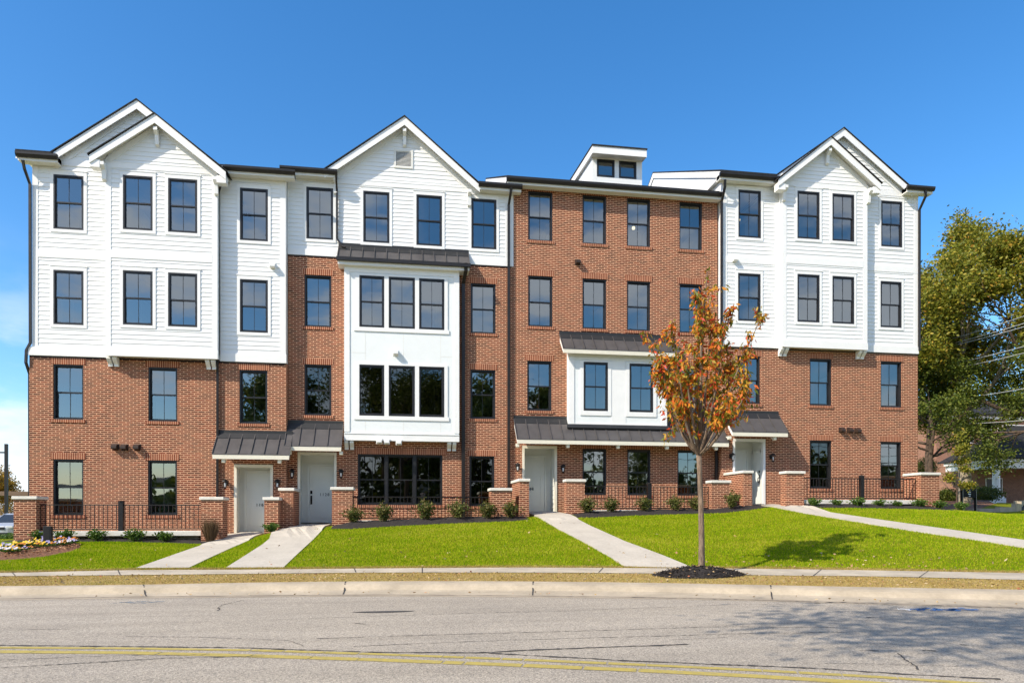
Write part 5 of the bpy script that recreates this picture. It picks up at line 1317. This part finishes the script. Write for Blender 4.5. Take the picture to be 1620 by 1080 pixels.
# rising ground under the portico building
# brick building with portico, aligned with the street
bz=58.0
cx,cy,cz=dep(1576,790,bz)
t=thing('brick_office','red brick office with a dark roofed portico on a round white column','office building',(cx+6,cy+4,cz))
m=MB(); m.box(cx+1.0,cx+16,cy+3.0,cy+16,cz-2,cz+3.6); put('wall',m,M['brick_far'],t)
m=MB(); m.lathe([(.34,cz+.28),(.30,cz+.4),(.27,cz+2.45),(.33,cz+2.55),(.34,cz+2.62)],cx,cy,20); m.box(cx-.48,cx+.48,cy-.48,cy+.48,cz-.3,cz+.12); m.box(cx-.4,cx+.4,cy-.4,cy+.4,cz+.12,cz+.28); put('column',m,M['trim'],t)
zt=cz+2.62
m=MB(); m.box(cx-.42,cx+14,cy-.42,cy+.42,zt,zt+.62); m.box(cx-.42,cx+.42,cy+.42,cy+5,zt,zt+.62); m.box(cx-.62,cx+14,cy-.62,cy-.42,zt+.5,zt+.82); m.box(cx-.62,cx-.42,cy-.42,cy+5,zt+.5,zt+.82); put('beam',m,M['trim'],t)
m=MB(); e=.75; x0,x1,y0,y1=cx-e,cx+15,cy-e,cy+5.6; zr=zt+.84; rr=3.1
m.face([(x0,y0,zr),(x1,y0,zr),(x1-.2,y0+3.1,zr+rr),(x0+4.2,y0+3.1,zr+rr)]); m.face([(x0,y1,zr),(x0,y0,zr),(x0+4.2,y0+3.1,zr+rr)]); m.face([(x0,y0,zr-.1),(x1,y0,zr-.1),(x1,y0,zr),(x0,y0,zr)]); m.face([(x0,y1,zr-.1),(x0,y0,zr-.1),(x0,y0,zr),(x0,y1,zr)])
put('roof',m,M['shingle'],t)
def owin(par,x,z,y,w,h,mul=True,name='window'):
    m=MB(); m.box(x-w/2-.09,x+w/2+.09,y-.06,y,z-.09,z+h+.09); f=put(name,m,M['trim'],par)
    g=MB(); g.box(x-w/2,x+w/2,y-.075,y-.061,z,z+h); put('pane',g,M['frame'],f)
    if mul:
        b=MB(); b.box(x-.03,x+.03,y-.09,y-.076,z,z+h)
        for k in (1,2): b.box(x-w/2,x+w/2,y-.091,y-.077,z+h*k/3-.02,z+h*k/3+.02)
        put('muntin',b,M['trim'],f)
owin(t,cx+2.6,cz+.75,cy+3.0,1.5,1.15,False)
m=MB(); m.box(cx+1.9,cx+2.9,cy+2.93,cy+2.99,cz+.12,cz+.42); m.box(cx+2.0,cx+2.5,cy+2.9,cy+2.93,cz+.42,cz+.6); put('wall_plaque',m,M['trim'],t)
m=MB(); m.box(cx+.2+1.0,cx+.2+1.35,cy+2.95,cy+2.999,cz+.85,cz+1.15); put('wall_plaque',m,M['trim'],t)
# tall brick building behind
bz=74; ax,ay,az=dep(1481.5,795,bz)
t=thing('brick_block','tall red brick block with white framed windows behind the trees at right','apartment building',(ax+12,ay+6,az))
m=MB(); m.box(ax,ax+34,ay,ay+16,az-2,az+9.6); put('wall',m,M['brick_far'],t)
m=MB(); m.prism_x([(ay-.6,az+9.5),(ay+8,az+12.6),(ay+16.6,az+9.5),(ay+16.6,az+9.3),(ay-.6,az+9.3)],ax-.5,ax+34.5); put('roof',m,M['shingle'],t)
m=MB(); m.box(ax-.3,ax+34.3,ay-.4,ay-.002,az+9.0,az+9.29); put('cornice',m,M['trim'],t)
for fl in range(3):
    for k in range(9): owin(t,ax+1.9+k*2.15+1.9,az+.5+fl*3.0,ay,1.0,1.55)
m=MB(); zr=az+7.3
for k in range(30): m.box(ax+6+k*.28,ax+6.05+k*.28,ay-1.2,ay-1.15,zr,zr+.9)
m.box(ax+5.9,ax+14.5,ay-1.22,ay-1.1,zr+.9,zr+1.0); m.box(ax+5.9,ax+14.5,ay-1.25,ay-.002,zr-.2,zr); put('balcony_rail',m,M['trim'],t)
# power lines beyond the right end
WL=['topmost pale overhead cable at the right edge','second overhead cable from the top at the right edge','third overhead cable from the top at the right edge','fourth overhead cable from the top, above the dark tree','fifth overhead cable from the top, above the dark tree','lowest long overhead cable, crossing in front of the dark green tree','short low overhead cable in front of the portico roof']
M['cable']=plain('pale_cable',(.55,.55,.52),.5)
for (u0,v0,u1,v1),lb in zip(((1440,551,1720,464),(1440,556,1720,479),(1440,558.5,1720,486),(1440,586,1720,519),(1440,592,1720,532),(1445,635,1720,595),(1445,668,1720,655)),WL):
    a=Vector(dep(u0,v0,62)); b=Vector(dep(u1,v1,30)); m=MB(); P=[]
    for i in range(25):
        s=i/24; p=a.lerp(b,s); p.z-=.25*4*s*(1-s); P.append(p)
    m.tube(P,.022,5); o=put('overhead_cable',m,M['cable']); tag(o,lb,'cable','overhead cables at the right')
# left edge: car, lamp post, canopy, autumn trees
M['carpaint']=plain('silver_paint',(.40,.42,.45),.35,.15,var=.02); M['tyre']=plain('tyre',(.015,.015,.015),.8); M['chrome']=plain('chrome',(.6,.6,.6),.2,1.0); M['headlight']=plain('headlight',(.65,.68,.7),.1,.2); M['carglass']=plain('car_glass',(.03,.035,.04),.12,var=.05)
x,y,_=dep(-2,850,40); z=float(gz(x,y)); z=EYE-(852-HZ)/F*40
cr=thing('parked_car','silver car parked nose out at the left edge, behind the far left brick pier','car',(x,y,z))
m=MB(); hw=.90
prof=[(0,.30),(0,.62),(.08,.74),(.9,.90),(1.05,.93),(3.75,1.0),(4.5,.98),(4.62,.85),(4.65,.4),(4.5,.28),(.2,.22)]
secs=[(-hw,.10),(-hw+.10,0),(hw-.10,0),(hw,.10)]
# loft: sections across the width, nose rounded in plan
nW=9
for i in range(nW):
    s=-1+2*i/(nW-1); pull=.28*abs(s)**3
    for (py,pz) in prof: m.v.append((x+s*hw*(1-.03*(pz>.9)),y+py+(pull*max(0,1-py/1.2)),z+pz-(.04*abs(s)**4)))
k=len(prof)
for i in range(nW-1):
    for j in range(k): j2=(j+1)%k; m.f.append((i*k+j,i*k+j2,(i+1)*k+j2,(i+1)*k+j)); m.m.append(0)
m.f.append(tuple(range(k))); m.m.append(0); m.f.append(tuple(range(nW*k-1,(nW-1)*k-1,-1))); m.m.append(0)
put('body',m,M['carpaint'],cr,smooth=False)
m=MB(); gh=[(1.02,.92),(1.78,1.40),(2.1,1.47),(3.0,1.46),(3.9,1.05),(3.9,.98)]
P0=[];
for s,inset in ((-1,0),(1,0)):
    for (py,pz) in gh: w=hw*(.95-.26*max(0,(pz-.92))/.55); m.v.append((x+s*w,y+py,z+pz))
kk=len(gh)
for j in range(kk-1):
    m.f.append((j,j+1,kk+j+1,kk+j))
m.f.append(tuple(range(kk))); m.f.append(tuple(range(2*kk-1,kk-1,-1))); m.m=[0]*len(m.f)
put('windscreen',m,M['carglass'],cr)
m=MB(); m.prism_x([(1.76+y,z+1.395),(2.1+y,z+1.475),(3.0+y,z+1.465),(3.2+y,z+1.39),(3.0+y,z+1.44),(2.1+y,z+1.45)],x-.66,x+.66)
for s in (-1,1): m.tube([(x+s*.86,y+1.02,z+.92),(x+s*.66,y+1.78,z+1.40),(x+s*.63,y+2.1,z+1.465)],.035,6)
put('roof',m,M['carpaint'],cr)
for s in (-1,1):
    m=MB(); m.bbox(x+s*.52-.2,x+s*.52+.2,y+.02+.03,y+.3,z+.60,z+.76,.03); put('headlight',m,M['headlight'],cr)
    for yy in (.85,3.6):
        m=MB(); cxx=x+s*.82
        m.tube([(cxx-.1,y+yy,z+.32),(cxx+.1,y+yy,z+.32)],.32,20); wv=put('wheel',m,M['tyre'],cr)
        m=MB(); m.tube([(cxx+s*.08,y+yy,z+.32),(cxx+s*.115,y+yy,z+.32)],.2,14); put('rim',m,M['chrome'],wv)
    m=MB(); m.bbox(x+s*.98-.09,x+s*.98+.09,y+1.25,y+1.36,z+.95,z+1.08,.02); put('mirror',m,M['carpaint'],cr)
m=MB(); m.box(x-.3,x+.3,y-.015,y+.02,z+.52,z+.68); m.box(x-.62,x+.62,y-.012,y+.02,z+.26,z+.36); put('grille',m,M['frame'],cr)
x,y,_=dep(10,825,50); zt=dep(10,702,50)[2]; za=dep(10,715.5,50)[2]
t=thing('lamp_post','dark square lamp post with a side arm at the left edge, behind the silver car','lamp post',(x,y,.2))
m=MB(); m.box(x-.09,x+.09,y-.09,y+.09,-.3,zt); put('pole',m,M['iron'],t)
m=MB(); m.box(x-1.6,x-.111,y-.04,y+.04,za-.05,za+.05); m.box(x-2.2,x-1.6,y-.2,y+.2,za-.09,za+.06); put('arm',m,M['iron'],t)
x0,y0,z0=dep(-260,785,62); x1,_,_=dep(31,785,62); zl=dep(15,782.5,62)[2]; zh=dep(15,775.5,62)[2]
t=thing('carport','low brown flat roofed carport at the left edge, in front of the yellow trees','carport',((x0+x1)/2,y0,0))
m=MB(); m.box(x0,x1,y0,y0+6,zl,zh); put('roof',m,plain('brown_fascia',(.16,.10,.06),.7),t)
for xx in (x0+.5,x0+8,x1-6.5): m=MB(); m.box(xx-.1,xx+.1,y0+1,y0+1.2,-.5,zl); put('post',m,M['iron'],t)
for i,(u,z,H,R,mt,lb) in enumerate(((8,92,6.0,4.2,'leaf_yellow','golden autumn tree beyond the carport at the left edge'),(33,84,5.2,2.2,'litter','pale nearly bare tree beside the far left corner of the row'),(-30,88,6.5,4.5,'leaf_yellow','golden autumn tree cut off by the left edge'))):
    x,y,_=dep(u,800,z); tree(lb,x,y,-.6,H,R,M[mt],M['bark_dark'],.2,.16,40 if i!=1 else 3,.3 if i!=1 else .12,.9,4,.6,.15,40+i,limbs=6,nl_max=9000)
x,y,z=on_level(8,856,.25); t=bush('low dark hedge at the left edge in front of the silver car',6,855,34,3.2,.34,M['shrub_green'],None,1800,.11)
# street trees and cables on the opposite side (seen only as reflections and shade)
m=MB()
for i in range(60):
    a=-1500+i*50; h=lambda x: 34+14*math.sin(x*.0051+1)+9*math.sin(x*.013)+4*math.sin(x*.037)
    for k,(y0,y1,f0,f1) in enumerate(((-900,-980,-.05,1),(-980,-1200,1,1.15))): m.face([(a,y0,h(a)*f0),(a+50,y0,h(a+50)*f0),(a+50,y1,h(a+50)*f1),(a,y1,h(a)*f1)])
struct('hills',m,plain('far_hills',(.035,.05,.055),.95,scale=.01))
t0=tree('large leafy tree on the near side of the street, behind the photographer',0.3,-27.4,0,12.0,6.2,M['leaf_dark'],M['bark_dark'],.48,.22,60,.2,1.2,5,.55,.10,51,limbs=9,nl_max=19000)
t1=tree('broad park tree across the street from the row',-12,-58,0,17,9,M['leaf_dark'],M['bark_dark'],.2,.4,50,.5,1.5,5,.6,.12,53,limbs=8,nl_max=14000,group='park trees across the street')
for (xx,yy,s) in ((-2,-60,1.0),(8,-57,1.05),(19,-60,.95),(33,-64,.75),(48,-62,.8),(62,-64,.7),(-23,-68,.75)):
    c=copy_tree(t1); c.location=(xx,yy,0); c.rotation_euler.z=xx; c.scale=(s,)*3
m=MB(); N=22000; X=RNG.uniform(-60,95,N); Z=RNG.uniform(0,1,N)**1.1*(np.where(X<-22,3.2,np.where(X<14,10,np.where(X<42,6.0,9.0)))+1.8*np.sin(X*.35)+1.2*np.sin(X*.9+1)); Y=-66+RNG.normal(size=N)*1.6; dd=RNG.normal(size=(N,3)); dd/=np.linalg.norm(dd,axis=1,keepdims=True)
m.leaves(np.stack([X,Y,Z],1),dd,RNG.uniform(.6,1.2,N),.6); o=put('added_undergrowth',m,M['leaf_dark']); o['kind']='stuff'; tag(o,'dense dark undergrowth added below the unseen park trees to darken window reflections','undergrowth')  # unseen leaf mass, added so the low windows reflect something dark
for k,zz in enumerate((7.2,7.9,8.8)):
    m=MB(); m.tube([(-60+i*5,-38,zz+.5*((i*5%40-20)/20)**2) for i in range(25)],.03,4); o=put('overhead_cable',m,M['iron']); tag(o,('lowest','middle','topmost')[k]+' overhead cable across the street','cable','cables across the street')

# ------------------------------------------------------------------ light, sky, camera
SUN=Vector((-1.31,-.72,1.28)).normalized()
EL=math.asin(SUN.z); AZ=math.atan2(SUN.x,SUN.y)
w=bpy.data.worlds.new('World'); SC.world=w; w.use_nodes=True; nt=w.node_tree; nt.nodes.clear()
out=nt.nodes.new('ShaderNodeOutputWorld'); bg=nt.nodes.new('ShaderNodeBackground'); sky=nt.nodes.new('ShaderNodeTexSky'); sky.sky_type='NISHITA'; sky.sun_disc=False; sky.sun_elevation=EL; sky.sun_rotation=AZ
sky.altitude=200; sky.air_density=SKY_AIR; sky.dust_density=SKY_DUST; sky.ozone_density=SKY_OZ
tc=nt.nodes.new('ShaderNodeTexCoord'); mp=nt.nodes.new('ShaderNodeMapping'); mp.inputs['Scale'].default_value=(1.6,1.6,4.2); nz=nt.nodes.new('ShaderNodeTexNoise'); nz.inputs['Scale'].default_value=2.3; nz.inputs['Detail'].default_value=7; nz.inputs['Roughness'].default_value=.58
L_k=nt.links.new; L_k(tc.outputs['Generated'],mp.inputs[0]); L_k(mp.outputs[0],nz.inputs['Vector'])
sp=nt.nodes.new('ShaderNodeSeparateXYZ'); L_k(tc.outputs['Generated'],sp.inputs[0])
def wm(op,a,b=None,c=None):
    n=nt.nodes.new('ShaderNodeMath'); n.operation=op
    for i,x in enumerate((a,b,c)):
        if x is None: continue
        if isinstance(x,(int,float)): n.inputs[i].default_value=x
        else: L_k(x,n.inputs[i])
    return n.outputs[0]
def wmap(v,a,b,c,d):
    n=nt.nodes.new('ShaderNodeMapRange'); n.interpolation_type='SMOOTHSTEP'; L_k(v,n.inputs[0])
    for i,x in enumerate((a,b,c,d)): n.inputs[i+1].default_value=x
    return n.outputs[0]
cl=wmap(nz.outputs['Fac'],.43,.60,0,1)
south=wmap(sp.outputs[1],-.75,.35,1,0)
low=wmap(sp.outputs[2],.08,.34,1,0); west=wmap(sp.outputs[0],-.47,-.30,1,0); cl2=wmap(nz.outputs['Fac'],.34,.58,0,1)
mask=wm('MAXIMUM',wm('MULTIPLY',cl,wm('MULTIPLY',south,.85)),wm('MULTIPLY',cl2,wm('MULTIPLY',wm('MULTIPLY',low,west),.85)))
hs=nt.nodes.new('ShaderNodeHueSaturation'); hs.inputs['Saturation'].default_value=SKY_SAT; hs.inputs['Hue'].default_value=SKY_HUE; L_k(sky.outputs[0],hs.inputs['Color'])
mx=nt.nodes.new('ShaderNodeMix'); mx.data_type='RGBA'; L_k(mask,mx.inputs[0]); L_k(hs.outputs[0],mx.inputs[6]); mx.inputs[7].default_value=CLOUD
L_k(mx.outputs[2],bg.inputs[0]); bg.inputs[1].default_value=SKY_STR; L_k(bg.outputs[0],out.inputs[0])
sl=bpy.data.lights.new('Sun','SUN'); sl.energy=SUN_E; sl.angle=math.radians(.55); sl.color=(1,.90,.76); so=bpy.data.objects.new('Sun',sl); C.objects.link(so); so.rotation_euler=(-SUN).to_track_quat('-Z','Y').to_euler(); so.location=(-30,-40,40)
cam=bpy.data.cameras.new('Camera'); co=bpy.data.objects.new('Camera',cam); C.objects.link(co); co.location=(0,-D,EYE); co.rotation_euler=(math.pi/2,0,-TH); cam.sensor_width=36; cam.lens=F/1620*36; cam.shift_y=(HZ-540)/1620; cam.clip_end=4000; cam.clip_start=.05; SC.camera=co
SC.view_settings.view_transform='Standard'; SC.view_settings.look='None'; SC.view_settings.exposure=EXPO; SC.view_settings.gamma=1; SC.view_settings.use_curve_mapping=False
SC.cycles.max_bounces=7; SC.cycles.diffuse_bounces=3; SC.cycles.glossy_bounces=3; SC.cycles.transparent_max_bounces=12; SC.cycles.use_denoising=True
SC.render.engine='CYCLES'
